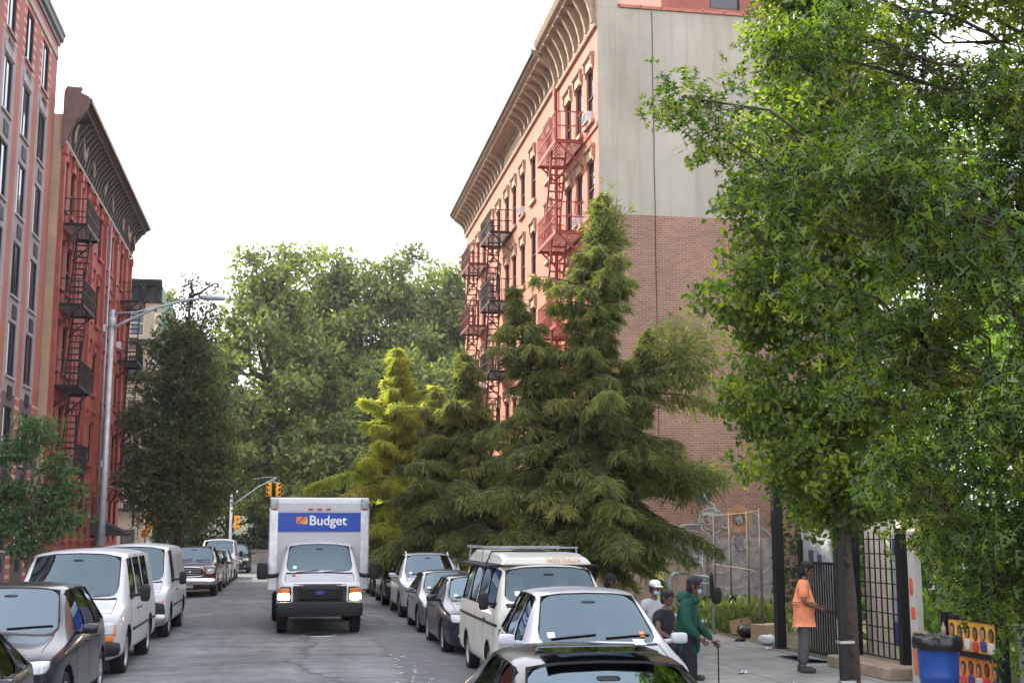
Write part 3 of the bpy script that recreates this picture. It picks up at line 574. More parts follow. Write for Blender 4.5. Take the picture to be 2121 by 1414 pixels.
def add_car(root, sp, col, rimcol=None, trim=None):
    """sp: st = stations front to rear, each (y or (ylow, ybelt, yrail), zbelt, zrail, f_low, f_belt, f_rail, crown)"""
    L, Wd, gc = sp['L'], sp['W'], sp.get('gc', .2); hw = Wd / 2; zs_, zm = sp.get('sill', .32), sp.get('mid', .62)
    bm = bmesh.new(); rows = []
    for st in sp['st']:
        ys, zb, zr, fl, fb, fr, cw = st
        yl, yb, yr = ys if isinstance(ys, tuple) else (ys, ys, ys)
        yl, yb, yr = yl - L / 2, yb - L / 2, yr - L / 2
        h = hw
        half = [(0, yl, gc), (h * fl * .9, yl, gc), (h * fl * .985, yl, zs_), (h * fl, yl * .6 + yb * .4, min(zm, zb - .1)), (h * fb, yb, zb), (h * fr, yr, zr), (h * fr * .55, yr, zr + cw * .8), (0, yr, zr + cw)]
        rr = {}
        for v, (x, y, z) in enumerate(half):
            if v in (0, 7): q = bm.verts.new((x, y, z)); rr[v] = (q, q)
            else: rr[v] = (bm.verts.new((x, y, z)), bm.verts.new((-x, y, z)))
        rows.append(rr)
    F = {}
    for u in range(len(rows) - 1):
        for v in range(7):
            for s in (0, 1):
                q = [rows[u][v][s], rows[u + 1][v][s], rows[u + 1][v + 1][s], rows[u][v + 1][s]]
                F[(u, v, s)] = bm.faces.new(q if s == 0 else q[::-1])
    for rr in (rows[0], rows[-1]):
        bm.faces.new([rr[1][1], rr[0][0], rr[1][0], rr[2][0], rr[2][1]])
        for v in (2, 3, 4): bm.faces.new([rr[v][1], rr[v][0], rr[v + 1][0], rr[v + 1][1]])
        bm.faces.new([rr[5][1], rr[5][0], rr[6][0], rr[7][0], rr[6][1]])
    bmesh.ops.recalc_face_normals(bm, faces=bm.faces)
    cl = bm.edges.layers.float.get('crease_edge') or bm.edges.layers.float.new('crease_edge')
    def cr_(u, v, k):
        for s in (0, 1):
            e = bm.edges.get([rows[u][v][s], rows[u + 1][v][s]])
            if e: e[cl] = k
    for u in range(len(rows) - 1): cr_(u, 4, sp.get('cb', .5)); cr_(u, 5, sp.get('crl', .35)); cr_(u, 2, .3)
    if sp.get('cladding'):
        for u in range(len(rows) - 1):
            for s in (0, 1): F[(u, 1, s)].material_index = 5; F[(u, 0, s)].material_index = 5
    vl = bm.verts.layers.float.get('crease_vert') or bm.verts.layers.float.new('crease_vert')
    def cut(faces, t1, mi, t2=.018, dp=-.012):
        bmesh.ops.inset_region(bm, faces=faces, thickness=t1, depth=0, use_even_offset=True)
        r_ = bmesh.ops.inset_region(bm, faces=faces, thickness=t2, depth=dp, use_even_offset=True)
        for f in r_['faces']: f.material_index = 5
        fs = set(faces)
        for f in faces:
            f.material_index = mi
            for e in f.edges:
                if sum(1 for g_ in e.link_faces if g_ in fs) == 1:
                    e[cl] = 1
                    for v_ in e.verts: v_[vl] = max(v_[vl], sp.get('vc', .55))
        for f in r_['faces']:
            for v_ in f.verts: v_[vl] = max(v_[vl], sp.get('vc', .55))
            for e in f.edges: e[cl] = 1
    w0, w1 = sp['wind']
    cut([F[(u, v, s)] for u in range(w0, w1) for v in (5, 6) for s in (0, 1)], sp.get('apil', .045), 1)
    k = 0
    for (a, b) in sp['side']:
        for s in (0, 1): cut([F[(u, 4, s)] for u in range(a, b)], sp.get('spil', .028), 2)
    if sp.get('rear'): cut([F[(u, v, s)] for u in range(*sp['rear']) for v in (5, 6) for s in (0, 1)], .05, 3)
    if sp.get('roofglass'): cut([F[(u, v, s)] for u in range(*sp['roofglass']) for v in (6,) for s in (0, 1)], .03, 4)
    me = bpy.data.meshes.new('body'); 
    for f in bm.faces: f.smooth = True
    bm.to_mesh(me); bm.free()
    mats = [col, M[sp.get('wg', 'glass')], M[sp.get('sg', 'darkglass')], M['darkglass'], M['darkglass'], trim or M['trim']]
    for m in mats: me.materials.append(m)
    o = link('body', me); sub = o.modifiers.new('s', 'SUBSURF'); sub.levels = sub.render_levels = 2
    # wheel arches
    wr = sp['wr']; cm = MB(); hi = sp.get('arch', .06)
    for y in (sp['yf'] - L / 2, sp['yr'] - L / 2):
        for s in (-1, 1):
            x0, x1 = sorted((s * (hw - .3), s * (hw + .3)))
            n = 28; R_ = wr + hi; zc = wr + .02
            vs = [(x, y + R_ * math.cos(2 * PI * i / n), zc + R_ * math.sin(2 * PI * i / n)) for x in (x0, x1) for i in range(n)]
            cm.add(vs, [tuple(range(n)), tuple(range(2 * n - 1, n - 1, -1))] + [(i, (i + 1) % n, n + (i + 1) % n, n + i) for i in range(n)], 5)
    cme = cm.mesh('cut', mats); cobj = link('cut', cme)
    bo = o.modifiers.new('b', 'BOOLEAN'); bo.object = cobj; bo.operation = 'DIFFERENCE'; bo.solver = 'EXACT'
    final = ev(o, 'body'); bpy.data.objects.remove(o); bpy.data.objects.remove(cobj)
    bm = bmesh.new(); bm.from_mesh(final); bv = BVHTree.FromBMesh(bm)
    groups = {}
    for mi in (1, 2, 3, 4):
        fs = [f for f in bm.faces if f.material_index == mi]
        seen = set()
        for f in fs:
            if f in seen: continue
            st = [f]; comp = []; seen.add(f)
            while st:
                g_ = st.pop(); comp.append(g_)
                for e in g_.edges:
                    for h in e.link_faces:
                        if h not in seen and h.material_index == mi: seen.add(h); st.append(h)
            vs = {}; m2 = MB(); fl_ = []
            for g_ in comp:
                ids = []
                for v in g_.verts:
                    if v not in vs: vs[v] = len(vs)
                    ids.append(vs[v])
                fl_.append(tuple(ids))
            m2.add([tuple(v.co) for v in vs], fl_, 0, True)
            m2.build({1: 'windshield', 2: 'side_window', 3: 'rear_window', 4: 'sunroof'}[mi], mats[mi], root)
        bmesh.ops.delete(bm, geom=fs, context='FACES')
    bm.to_mesh(final); bm.free()
    body = link('body', final, root)
    # shut lines, handles and lamps are laid on the body by casting rays
    def patch(name, c, U, V, D, mats_, off=.006, rnd_=.5, n=8, thick=.02, parent=None, skew=0, sm=True):
        c, U, V, D = Vector(c), Vector(U), Vector(V), Vector(D).normalized()
        m2 = MB(); grid = {}
        for i in range(n + 1):
            for j in range(n + 1):
                a, b = 2 * i / n - 1, 2 * j / n - 1
                if rnd_: 
                    aa = a * math.sqrt(max(0, 1 - rnd_ * b * b / 2)); bb = b * math.sqrt(max(0, 1 - rnd_ * a * a / 2))
                else: aa, bb = a, b
                p = c + U * (aa + skew * bb) + V * bb
                h, nn, _, dist = bv.ray_cast(p - D * 2.5, D, 3.6)
                if h is not None: grid[(i, j)] = h - D * off
        vs = []; ix = {}
        for k_, p in grid.items(): ix[k_] = len(vs); vs.append(p)
        m0 = len(vs); vs += [p + D * thick for p in grid.values()]
        fs = []; cells = [(i, j) for i in range(n) for j in range(n) if all(q in ix for q in ((i, j), (i + 1, j), (i + 1, j + 1), (i, j + 1)))]
        cs_ = set(cells)
        for i, j in cells:
            fs.append((ix[(i, j)], ix[(i + 1, j)], ix[(i + 1, j + 1)], ix[(i, j + 1)]))
            for (di, dj, p, q) in ((-1, 0, (i, j), (i, j + 1)), (1, 0, (i + 1, j), (i + 1, j + 1)), (0, -1, (i, j), (i + 1, j)), (0, 1, (i, j + 1), (i + 1, j + 1))):
                if (i + di, j + dj) not in cs_: fs.append((ix[p], ix[q], ix[q] + m0, ix[p] + m0))
        if not fs: return None
        m2.add(vs, fs, 0, sm); return m2.build(name, mats_, parent or root)
    F_ = (0, 1, 0)
    def front(name, x, z, hx, hz, m, mirror=True, **kw):
        for s in ((-1, 1) if mirror and x else (1,)):
            D = kw.get('D', 0); p = (s * x, -L / 2, z)
            k2 = {a: b for a, b in kw.items() if a != 'D'}
            if 'skew' in k2: k2['skew'] = k2['skew'] * s
            o_ = patch(name, p, (hx, -s * D * hx * 0, 0), (0, 0, hz), (-s * D, 1, 0), m, **k2)
        return o_
    def side(name, y, z, hy, hz, m, **kw):
        for s in (-1, 1): patch(name, (s * hw, y - L / 2, z), (0, hy, 0), (0, 0, hz), (-s, 0, 0), m, **kw)
    for y, za, zb2 in sp.get('doors', ()): side('door_seam', y, (za + zb2) / 2, .007, (zb2 - za) / 2, M['trim'], off=.002, rnd_=0, n=6, thick=.01, sm=False)
    if sp.get('sideline'): y0_, y1_, z_ = sp['sideline']; side('side_moulding', (y0_ + y1_) / 2, z_, (y1_ - y0_) / 2, .022, M['trim'], off=.012, n=12, rnd_=0)
    for y, z in sp.get('handles', ()): side('door_handle', y, z, .09, .016, sp.get('hm', M['trim']), off=.02, rnd_=.6)
    st_ = sp['st']; gy = lambda q, i: (q[0][i] if isinstance(q[0], tuple) else q[0]); hy0, hy1 = gy(st_[1], 2) + .08, gy(st_[3], 2) - .05
    xh = hw * st_[2][5] * .93; ym_ = (hy0 + hy1) / 2 - L / 2
    for s in (-1, 1): patch('hood_seam', (s * xh, ym_, 1.0), (0, (hy1 - hy0) / 2, 0), (.005, 0, 0), (0, 0, -1), M['trim'], .002, 0, 6, .008, sm=False)
    patch('hood_seam', (0, hy0 - L / 2, 1.0), (xh, 0, 0), (0, .006, 0), (0, 0, -1), M['trim'], .002, 0, 8, .008, sm=False)
    patch('cowl', (0, hy1 + .0 - L / 2, 1.0), (xh * .98, 0, 0), (0, .035, 0), (0, 0, -1), M['trim'], .003, 0, 10, .01)
    yt, zt_ = gy(st_[4], 2) - L / 2, st_[4][2]
    patch('rear_view_mirror', (0, yt - .12, zt_ - .1), (.085, 0, 0), (0, 0, .02), (0, 1, -.2), M['black'], .003, .6, 6, .01)
    patch('inspection_sticker', (-hw * .58, gy(st_[3], 2) - L / 2 + .1, st_[3][2] + .16), (.045, 0, 0), (0, 0, .045), (0, 1, -.3), M['white'], .004, .1, 4, .006)
    # wheels
    wm, rm = wheel_meshes(wr, sp.get('ww', .22), rimcol or M['alu'], sp.get('steelie', False))
    for y in (sp['yf'] - L / 2, sp['yr'] - L / 2):
        for s in (-1, 1):
            wo = link('wheel', wm, root, (s * (hw - sp.get('ww', .22) / 2 - .03), y, wr)); link('rim', rm, wo)
    # seats and dashboard
    if sp.get('seats', True):
        zf_, ysx = sp.get('seat', (.55, [2.35, 3.2])); ys1 = ysx
        for k_, ys2 in enumerate(ys1):
            for x in (-.38, .38):
                q = MB(); y = ys2 - L / 2
                q.superell((x, y, zf_), (.25, .27, .09), .5, 12, 8); q.superell((x, y + .3, zf_ + .34), (.24, .09, .36), .5, 12, 8); q.superell((x, y + .33, zf_ + .76), (.13, .06, .1), .6, 10, 6)
                q.build('seat', sp.get('sm', M['seat']), root)
        q = MB(); yd, zd = sp.get('dash', (1.6, .92)); q.superell((0, yd - L / 2, zd - .1), (hw * .84, .3, .14), .4, 16, 8); q.build('dashboard', M['trim'], root)
        q = MB(); q.tube([(-.38 + .18 * math.cos(a), yd - L / 2 + .36 + .06 * math.sin(a), zd + .02 + .17 * math.sin(a)) for a in np.linspace(0, 2 * PI, 17)], .014, 6); 
        for a in (.2, PI - .2, -PI / 2): q.bar((-.38, yd - L / 2 + .36, zd + .02), (-.38 + .17 * math.cos(a), yd - L / 2 + .36, zd + .02 + .16 * math.sin(a)), .02)
        q.tube([(-.38, yd - L / 2 + .36, zd + .02), (-.38, yd - L / 2 + .1, zd - .1)], .025, 6); q.build('steering_wheel', M['trim'], root)
    # mirrors
    if sp.get('mirror'):
        ym, zm_, big = sp['mirror']; mc = sp.get('mm', col); out_ = sp.get('mout', .12)
        for s in (-1, 1):
            q = MB(); h_ = (.055, .06, .1) if big else (.1, .07, .065); x = s * (hw + out_)
            h_ = tuple(a * (big or 1) for a in h_); q.superell((x, ym - L / 2, zm_), h_, .5, 14, 10); q.tube([(s * hw * .9, ym - L / 2 + .02, zm_ - .05), (x, ym - L / 2, zm_ - .02)], [.03, .025], 6)
            mo = q.build('mirror', mc, root)
            q = MB(); q.box(x - h_[0] * .8, x + h_[0] * .8, ym - L / 2 + h_[1] * .93, ym - L / 2 + h_[1] * 1.0, zm_ - h_[2] * .75, zm_ + h_[2] * .75); q.build('mirror_glass', M['chrome'], mo)
    # wipers, resting along the foot of the windshield
    wy, wz = sp.get('wiper', (None, None))
    if wy is not None:
        for x in (-.4, .25): patch('wiper', (x + .12, wy + .1 - L / 2, wz + .075), (.27, 0, .03), (0, 0, .006), (0, 1, -.35), M['trim'], .02, 0, 6, .015)
    return dict(patch=patch, front=front, side=side, body=body, bv=bv, L=L, W=Wd)

def hatch_spec(L=4.4, W=1.8, H=1.47, hood=.92, suv=False):
    k = L / 4.4; b = hood; zr = H - .05
    return dict(L=L, W=W, gc=.2 if suv else .16, sill=.34 if suv else .27, mid=.64 if suv else .55, wr=.35 if suv else .32, yf=.86 * k, yr=L - .85 * k,
        st=[(0.0, b - .28, b - .2, .74, .72, .6, .02), (.12 * k, b - .2, b - .13, .9, .88, .72, .035), (.45 * k, b - .1, b - .05, .97, .94, .8, .05), ((1.25 * k, 1.2 * k, 1.12 * k), b - .02, b + .03, 1, .97, .84, .045),
            ((1.8 * k, 1.42 * k, 2.0 * k), b, zr, 1, .965, .66, .045), ((2.35 * k, 2.35 * k, 2.4 * k), b + .02, zr + .02, 1, .97, .68, .05), ((3.15 * k, 3.2 * k, 3.1 * k), b + .04, zr + .01, 1, .965, .67, .05),
            ((3.75 * k, L - .55, L - .62 if suv else L - .95), b + .06, zr - .03, .99, .93, .62, .045), ((L - .25, L - .22, L - .25), b + .07, b + .14, .95, .88, .72, .03), (L - .02, b - .1, b - .03, .84, .8, .68, .02)],
        wind=(3, 4), side=[(4, 5), (5, 6), (6, 7)] if suv else [(4, 5), (5, 6), (6, 7)], rear=(7, 8), doors=[(1.45 * k, .38, b - .05), (2.38 * k, .34, b), (3.2 * k, .36, b)], handles=[(2.2 * k, b - .1), (3.02 * k, b - .1)],
        mirror=(1.5 * k, b + .1, 0), seat=(.55 if suv else .45, [2.15 * k, 3.0 * k]), dash=(1.55 * k, b + .02), wiper=(1.2 * k, b + .06), cladding=suv)
def sedan_spec(L=4.7, W=1.83, H=1.44, hood=.92):
    s = hatch_spec(L, W, H, hood); b = hood; zr = H - .05; k = L / 4.4
    s['st'][7] = ((3.75 * k, 3.85 * k, 3.45 * k), b + .05, zr - .02, .99, .95, .64, .045); s['st'][8] = ((L - .6, L - .65, L - .75), b + .06, b + .1, .96, .92, .78, .03); s['st'][9] = (L - .03, b - .05, b + .02, .86, .82, .72, .02)
    s['side'] = [(4, 5), (5, 6)]; return s
def dress(c, root, lampz, lampx, lw, lh, grille=(.0, .5, .35, .12), gm=None, foglow=True, plate=.42, chrome=True, D=.35, sp=None):
    fr = c['front']
    fr('headlight', lampx, lampz, lw, lh, M['lamp'], D=D, skew=.2)
    for nm, sc in (('headlight_bezel', 1.14),): fr(nm, lampx, lampz, lw * sc, lh * sc, M['trim'], D=D, skew=.2, off=.001)
    fr('projector_lens', lampx - .05, lampz, lh * .62, lh * .62, M['chrome'], D=D, off=.012, rnd_=1)
    gz, ghx, _, ghz = grille
    if chrome: fr('grille_surround', 0, gz, ghx * 1.07, ghz * 1.18, M['chrome'], off=.004)
    fr('grille', 0, gz, ghx, ghz, gm or M['black'], off=.012)
    for i in range(3): fr('grille_bar', 0, gz - ghz * .55 + ghz * .55 * i, ghx * .9, .009, M['chrome'] if chrome else M['iron'], off=.02, rnd_=0)
    fr('emblem', 0, gz, .055, .04, M['chrome'], off=.03, rnd_=1)
    fr('air_intake', 0, .33, .55, .07, M['trim'], off=.005)
    if foglow: fr('fog_lamp', .62, .4, .1, .06, M['trim'], D=D); fr('fog_lamp', .62, .4, .045, .04, M['lamp'], D=D, off=.014, rnd_=1)
    fr('license_plate', 0, plate, .15, .075, M['plate'], off=.03, rnd_=.05)

# near white SUV on the right
P_w = paint('pearl_white', (.5, .515, .56), .3, .6); P_b = paint('black_paint', (.006, .007, .012), .22, .25); P_n = paint('navy_paint', (.008, .011, .022), .24, .25); P_g = paint('grey_paint', (.12, .125, .14), .28, .8, .3)
P_r = paint('maroon_paint', (.07, .012, .015), .25, .9); P_s = paint('silver_paint', (.34, .36, .38), .3, .8, .5); P_v = paint('van_white', (.5, .505, .52), .38, .4); P_c = paint('cream_white', (.53, .52, .475), .4, .35)
PARK_R, PARK_L = 3.98, -3.62
def zgut(x): return zf(x) if KL < x < KR else .045
t = thing('parked_car', 'white crossover parked between the black sunroof car and the cream camper van', 'car', (3.66, 15.75, zgut(3.9)), R(-3.5), 'cars parked along the right kerb')
sp = hatch_spec(4.65, 1.86, 1.68, 1.03, True); sp['cladding'] = False; sp['hm'] = P_w
c = add_car(t, sp, P_w); dress(c, t, .78, .68, .21, .075, (.66, .42, 0, .13))
q = MB(); q.box(.42, .6, -1.62, -1.615, 1.13, 1.25); 
c['patch']('windshield_sticker', (.48, -1.2, 1.14), (.07, 0, 0), (0, 0, .05), (0, 1, -.3), M['white'], .012, 0, 4, .004)
c['patch']('parking_permit', (.55, -1.1, 1.24), (.03, 0, 0), (0, 0, .045), (0, 1, -.3), M['amber'], .012, 0, 4, .004)
# foreground black car with open sunroof
t = thing('parked_car', 'black car with an open sunroof in the foreground, only its roof and windshield showing', 'car', (2.2, 9.1, zgut(2.4)), R(-1.5), 'cars parked along the right kerb')
sp = sedan_spec(4.7, 1.78, 1.47, .96); sp['roofglass'] = (4, 5); sp['sg'] = 'darkglass'
c = add_car(t, sp, P_b); dress(c, t, .68, .66, .2, .07, (.62, .4, 0, .1))
q = MB(); q.box(-.4, .4, -.28, .12, 1.495, 1.505); q.superell((0, .2, 1.48), (.42, .05, .03), .5, 14, 6); q.build('sunroof_panel', M['darkglass'], t)
# dark sedan, grey hatch, white SUV, far cars on the right
def park(name_label, sp, col, x, yfront, yaw=0, group='cars parked along the right kerb', dr=(.72, .66, .2, .075, (.62, .42, 0, .11)), **kw):
    L = sp['L']; t = thing('parked_car', name_label, 'car', (x, yfront + L / 2, zgut(x) - .0), R(yaw), group)
    c = add_car(t, sp, col); dress(c, t, *dr, **kw); return t, c
t, c = park('dark navy sedan parked just ahead of the cream camper van on the right', sedan_spec(4.6, 1.82, 1.5, .96), P_n, 3.95, 24.9, 0)
t, c = park('small dark grey hatchback squeezed between the navy sedan and the white SUV', hatch_spec(4.1, 1.72, 1.46, .9), P_g, 3.92, 30.2, 0)
s_ = hatch_spec(4.9, 1.95, 1.8, 1.08, True); t, c = park('large white SUV with silver roof rails parked behind the grey hatchback', s_, P_w, 4.08, 35.9, 0, dr=(.86, .7, .22, .08, (.76, .42, 0, .14)))
for s in (-1, 1):
    q = MB(); q.tube([(s * .62, -.25, 1.74), (s * .63, -.05, 1.83), (s * .62, 1.5, 1.83), (s * .6, 1.8, 1.74)], .025, 6); q.build('roof_rail', M['chrome'], t)
park('black SUV parked right behind the large white SUV, its nose just showing', hatch_spec(4.7, 1.88, 1.72, 1.02, True), P_b, 3.98, 42.0)
park('dark sedan second behind the large white SUV on the right kerb', sedan_spec(4.7, 1.82, 1.46), P_n, 3.95, 47.8)
park('maroon hatchback far down the right kerb, third behind the large white SUV', hatch_spec(4.2, 1.76, 1.5), P_r, 3.95, 53.4)
park('silver sedan farthest down the right kerb beside the truck box', sedan_spec(4.6, 1.8, 1.45), P_s, 3.95, 58.6)
# left row
t, c = park('black compact car cut off by the lower left corner of the photo', hatch_spec(4.3, 1.78, 1.48, .95), P_b, -3.45, 10.4, 0, 'cars parked along the left kerb')
t, c = park('black SUV with a speckled glossy roof behind the compact car at lower left', hatch_spec(4.75, 1.9, 1.7, 1.06, True), P_n, -3.58, 15.7, 0, 'cars parked along the left kerb', dr=(.82, .7, .2, .075, (.7, .42, 0, .13)))

def van_spec(L=5.7, W=2.0, H=2.1, nose=1.05):
    b = 1.12; zr = H - .1
    return dict(L=L, W=W, gc=.28, sill=.42, mid=.75, wr=.38, ww=.25, yf=.95, yr=L - 1.35, steelie=True, vc=.8, cb=.6, crl=.72, apil=.06, spil=.07,
        st=[(0, b - .3, b - .2, .86, .84, .78, .01), (.1, b - .12, b - .06, .97, .93, .84, .02), (.55, b - .02, b + .03, 1, .96, .84, .03), ((1.0, .98, .92), b + .05, b + .13, 1, .97, .85, .03),
            ((1.5, 1.16, 1.72), b + .05, zr, 1, .97, .78, .08), ((2.3, 2.3, 2.3), b + .05, zr + .02, 1, .97, .8, .09), ((3.4, 3.4, 3.4), b + .05, zr + .02, 1, .97, .8, .09), ((4.5, 4.5, 4.5), b + .05, zr + .02, 1, .97, .8, .09),
            ((L - .3, L - .3, L - .35), b + .05, zr, 1, .96, .8, .08), (L - .03, b, zr - .12, .97, .93, .76, .04)],
        wind=(3, 4), side=[(4, 5)], rear=None, doors=[(1.3, .45, 1.1), (2.38, .45, 1.9), (3.6, .45, 1.9)], handles=[(2.2, 1.05), (2.62, 1.05)], sideline=(1.5, L - .4, .72), mirror=(1.3, 1.35, 1.5), mm=M['trim'], mout=.2, seat=(.75, [2.0]), dash=(1.35, 1.12), wiper=(.93, 1.2))
def dress_van(c, t, round_=False):
    fr = c['front']
    fr('grille', 0, .8, .52, .12, M['trim'], off=.01, rnd_=.1)
    for i in range(3): fr('grille_bar', 0, .73 + .07 * i, .5, .012, M['steel'], off=.02, rnd_=0)
    fr('headlight', .72, .82, .15, .1, M['lamp'], off=.015, rnd_=.2, D=.2); fr('turn_signal', .72, .665, .15, .045, M['amber'], off=.015, rnd_=.2, D=.2)
    fr('side_marker', .93, .8, .04, .09, M['amber'], off=.012, rnd_=.2, D=1.2)
    q = MB(); L = c['L']; q.superell((0, -L / 2 - .02, .5), (.98, .14, .12), .3, 20, 8); q.build('bumper', M['trim'] if not round_ else M['steel'], t)
    q = MB(); q.box(-.5, .5, -L / 2 - .17, -L / 2 - .155, .45, .55); q.build('bumper_strip', M['plate'], t)
    fr('license_plate', 0, .5, .15, .075, M['plate'], off=.17, rnd_=.05)
sp = van_spec(5.7, 2.0, 2.1); sp['side'] = [(4, 5), (5, 6), (6, 7)]
t = thing('passenger_van', 'white passenger van with dark side windows and black mirrors, nearest van on the left', 'van', (-3.68, 22 + 2.85, zgut(-3.7)), 0, 'vans parked along the left kerb')
c = add_car(t, sp, P_v, M['steel']); dress_van(c, t)
t = thing('cargo_van', 'white windowless cargo van parked behind the passenger van on the left', 'van', (-3.66, 29.7 + 2.85, zgut(-3.7)), 0, 'vans parked along the left kerb')
sp = van_spec(5.7, 2.0, 2.14); c = add_car(t, sp, P_v, M['steel']); dress_van(c, t, True)
q = MB(); q.superell((0, -2.9, .62), (.95, .1, .24), .3, 16, 8); q.build('bumper_guard', M['iron'], t)
# pickup
L = 5.8; b = 1.22
sp = dict(L=L, W=2.0, gc=.34, sill=.5, mid=.85, wr=.42, ww=.27, yf=1.0, yr=L - 1.15, cb=.5, crl=.4,
    st=[(0, b - .22, b - .14, .86, .86, .8, .01), (.1, b - .12, b - .04, .97, .94, .84, .02), (.6, b - .04, b + .02, 1, .96, .84, .04), ((1.45, 1.4, 1.35), b, b + .05, 1, .97, .85, .04), ((2, 1.6, 2.05), b + .02, 1.84, 1, .97, .7, .05),
        (2.8, b + .03, 1.87, 1, .97, .72, .05), ((3.7, 3.7, 3.55), b + .03, 1.83, 1, .97, .7, .05), ((3.85, 3.85, 3.8), b + .02, b + .06, 1, .97, .9, .0), (L - .2, b + .02, b + .05, 1, .97, .92, .0), (L - .02, b - .05, b, .97, .95, .9, 0)],
    wind=(3, 4), side=[(4, 5), (5, 6)], rear=None, doors=[(1.6, .55, 1.2), (2.8, .5, 1.2), (3.7, .5, 1.2)], handles=[(2.6, 1.1), (3.5, 1.1)], mirror=(1.75, 1.32, 1.3), mm=M['trim'], seat=(.8, [2.3, 3.1]), dash=(1.8, 1.18), wiper=(1.4, 1.28))
t = thing('pickup_truck', 'dark maroon pickup truck with a chrome grille parked beyond the two white vans', 'pickup truck', (-3.68, 49.5 + L / 2, zgut(-3.7)), 0, 'cars parked along the left kerb')
c = add_car(t, sp, P_r); dress(c, t, .98, .76, .16, .1, (.95, .5, 0, .16), foglow=False, D=.2)
q = MB(); q.superell((0, -L / 2 - .03, .6), (.98, .13, .13), .3, 18, 8); q.build('bumper', M['chrome'], t)
park('dark green hatchback next behind the maroon pickup on the left', hatch_spec(4.3, 1.8, 1.6, 1.0), P_g, -3.6, 56.8, 0, 'cars parked along the left kerb')
park('white hatchback second behind the maroon pickup on the left', hatch_spec(4.3, 1.8, 1.62, 1.0), P_w, -3.6, 61.8, 0, 'cars parked along the left kerb')
t = thing('cargo_van', 'far white cargo van, last of the left row before the avenue', 'van', (-3.66, 66.8 + 2.4, zgut(-3.7)), 0, 'vans parked along the left kerb')
c = add_car(t, van_spec(4.9, 1.95, 2.1), P_v); dress_van(c, t)
t = thing('passing_car', 'dark car on the avenue beyond the left row of parked cars', 'car', (-3.2, 79.5, -.02), 0)
c = add_car(t, hatch_spec(4.6, 1.85, 1.7, 1.05, True), P_b); dress(c, t, .8, .68, .2, .07, (.66, .4, 0, .12))

# camper van
L = 4.57; b = 1.16
sp = dict(L=L, W=1.84, gc=.26, sill=.36, mid=.72, wr=.32, ww=.2, yf=.95, yr=3.4, steelie=True, vc=.85, cb=.6, crl=.7, apil=.045, spil=.04, wg='clear', sg='clear', arch=.05,
    st=[(0, b - .2, b - .05, .9, .9, .85, .01), (.06, b - .06, b + .04, .97, .95, .87, .015), ((.14, .12, .1), b + .0, b + .1, 1, .965, .88, .015), ((.3, .2, .18), b + .02, b + .14, 1, .97, .88, .015),
        ((.8, .34, .62), b + .02, 1.84, 1, .97, .78, .06), (1.45, b + .02, 1.87, 1, .97, .8, .06), (2.35, b + .02, 1.87, 1, .97, .8, .06), (3.3, b + .02, 1.87, 1, .97, .8, .06), ((4.2, 4.25, 4.15), b + .02, 1.83, 1, .96, .78, .05), ((4.45, 4.45, 4.4), b, 1.3, .98, .94, .86, .02), (4.55, b - .15, b - .05, .95, .92, .86, .01)],
    wind=(3, 4), side=[(4, 5), (5, 6), (6, 7), (7, 8)], rear=(8, 9), doors=[(.36, .4, 1.1), (1.45, .4, 1.8), (2.4, .4, 1.8)], handles=[(1.3, 1.02)], sideline=(.1, 4.4, .98), mirror=(.36, 1.34, 1.35), mm=M['trim'], mout=.14, seat=(.85, [1.05]), sm=M['seatl'], dash=(.5, 1.1), wiper=(.14, 1.28))
t = thing('camper_van', 'cream white camper van with a raised pop top roof and roof rack on the right', 'camper van', (4.05, 19.3 + L / 2, zgut(4)), 0)
c = add_car(t, sp, P_c, M['steel']); fr = c['front']
fr('grille', 0, .84, .88, .1, M['trim'], off=.012, rnd_=.05)
fr('headlight', .68, .84, .15, .085, M['lamp'], off=.03, rnd_=.05); fr('headlight', .38, .84, .09, .07, M['lamp'], off=.03, rnd_=.05); fr('turn_signal', .76, .56, .09, .05, M['amber'], off=.012, rnd_=.3)
fr('lower_grille', 0, .6, .5, .05, M['trim'], off=.008, rnd_=.05)
c['side']('side_marker', .3, .56, .07, .04, M['amber'], off=.01)
q = MB(); q.superell((0, -L / 2 - .05, .42), (.9, .09, .09), .25, 18, 8); q.build('bumper', M['trim'], t)
q = MB(); pr_ = [(-1.66, 1.88), (-1.54, 2.0), (-1.1, 2.06), (1.7, 2.09), (2.0, 2.0), (2.05, 1.88)]
vs = [(s * (.76 if i in (0, 5) else .66), y, z) for s in (-1, 1) for i, (y, z) in enumerate(pr_)]; n = 6
q.add(vs, [tuple(range(n)), tuple(range(2 * n - 1, n - 1, -1))] + [(i, (i + 1) % n, n + (i + 1) % n, n + i) for i in range(n)]); po = q.build('pop_top_roof', P_c, t)
bv_ = po.modifiers.new('bev', 'BEVEL'); bv_.width = .05; bv_.segments = 3; po.data.polygons.foreach_set('use_smooth', [False] * len(po.data.polygons))
q = MB(); q.superell((0, -.1, 2.075), (.3, .28, .035), .5, 16, 6); q.build('roof_vent', M['trim'], t)
for y in (-.2, 1.3):
    q = MB(); q.bar((-.84, y, 2.14), (.84, y, 2.14), .03)
    for s in (-1, 1): q.bar((s * .8, y, 2.14), (s * .84, y, 1.86), .02)
    q.build('roof_rack_bar', M['galv'], t)
q = MB(); q.bar((-.83, -.4, 2.16), (-.83, 1.5, 2.16), .03); q.build('roof_rack_bar', M['galv'], t)
q = MB(); q.tube([(-.78, -.3, 1.86), (-.68, -.3, 2.08), (0, -.3, 2.09), (.68, -.3, 2.08), (.78, -.3, 1.86)], .014, 5); q.build('strap', M['trim'], t)
q = MB(); q.box(-.93, .93, -1.3, 1.9, 1.845, 1.875); q.build('gutter', M['trim'], t)
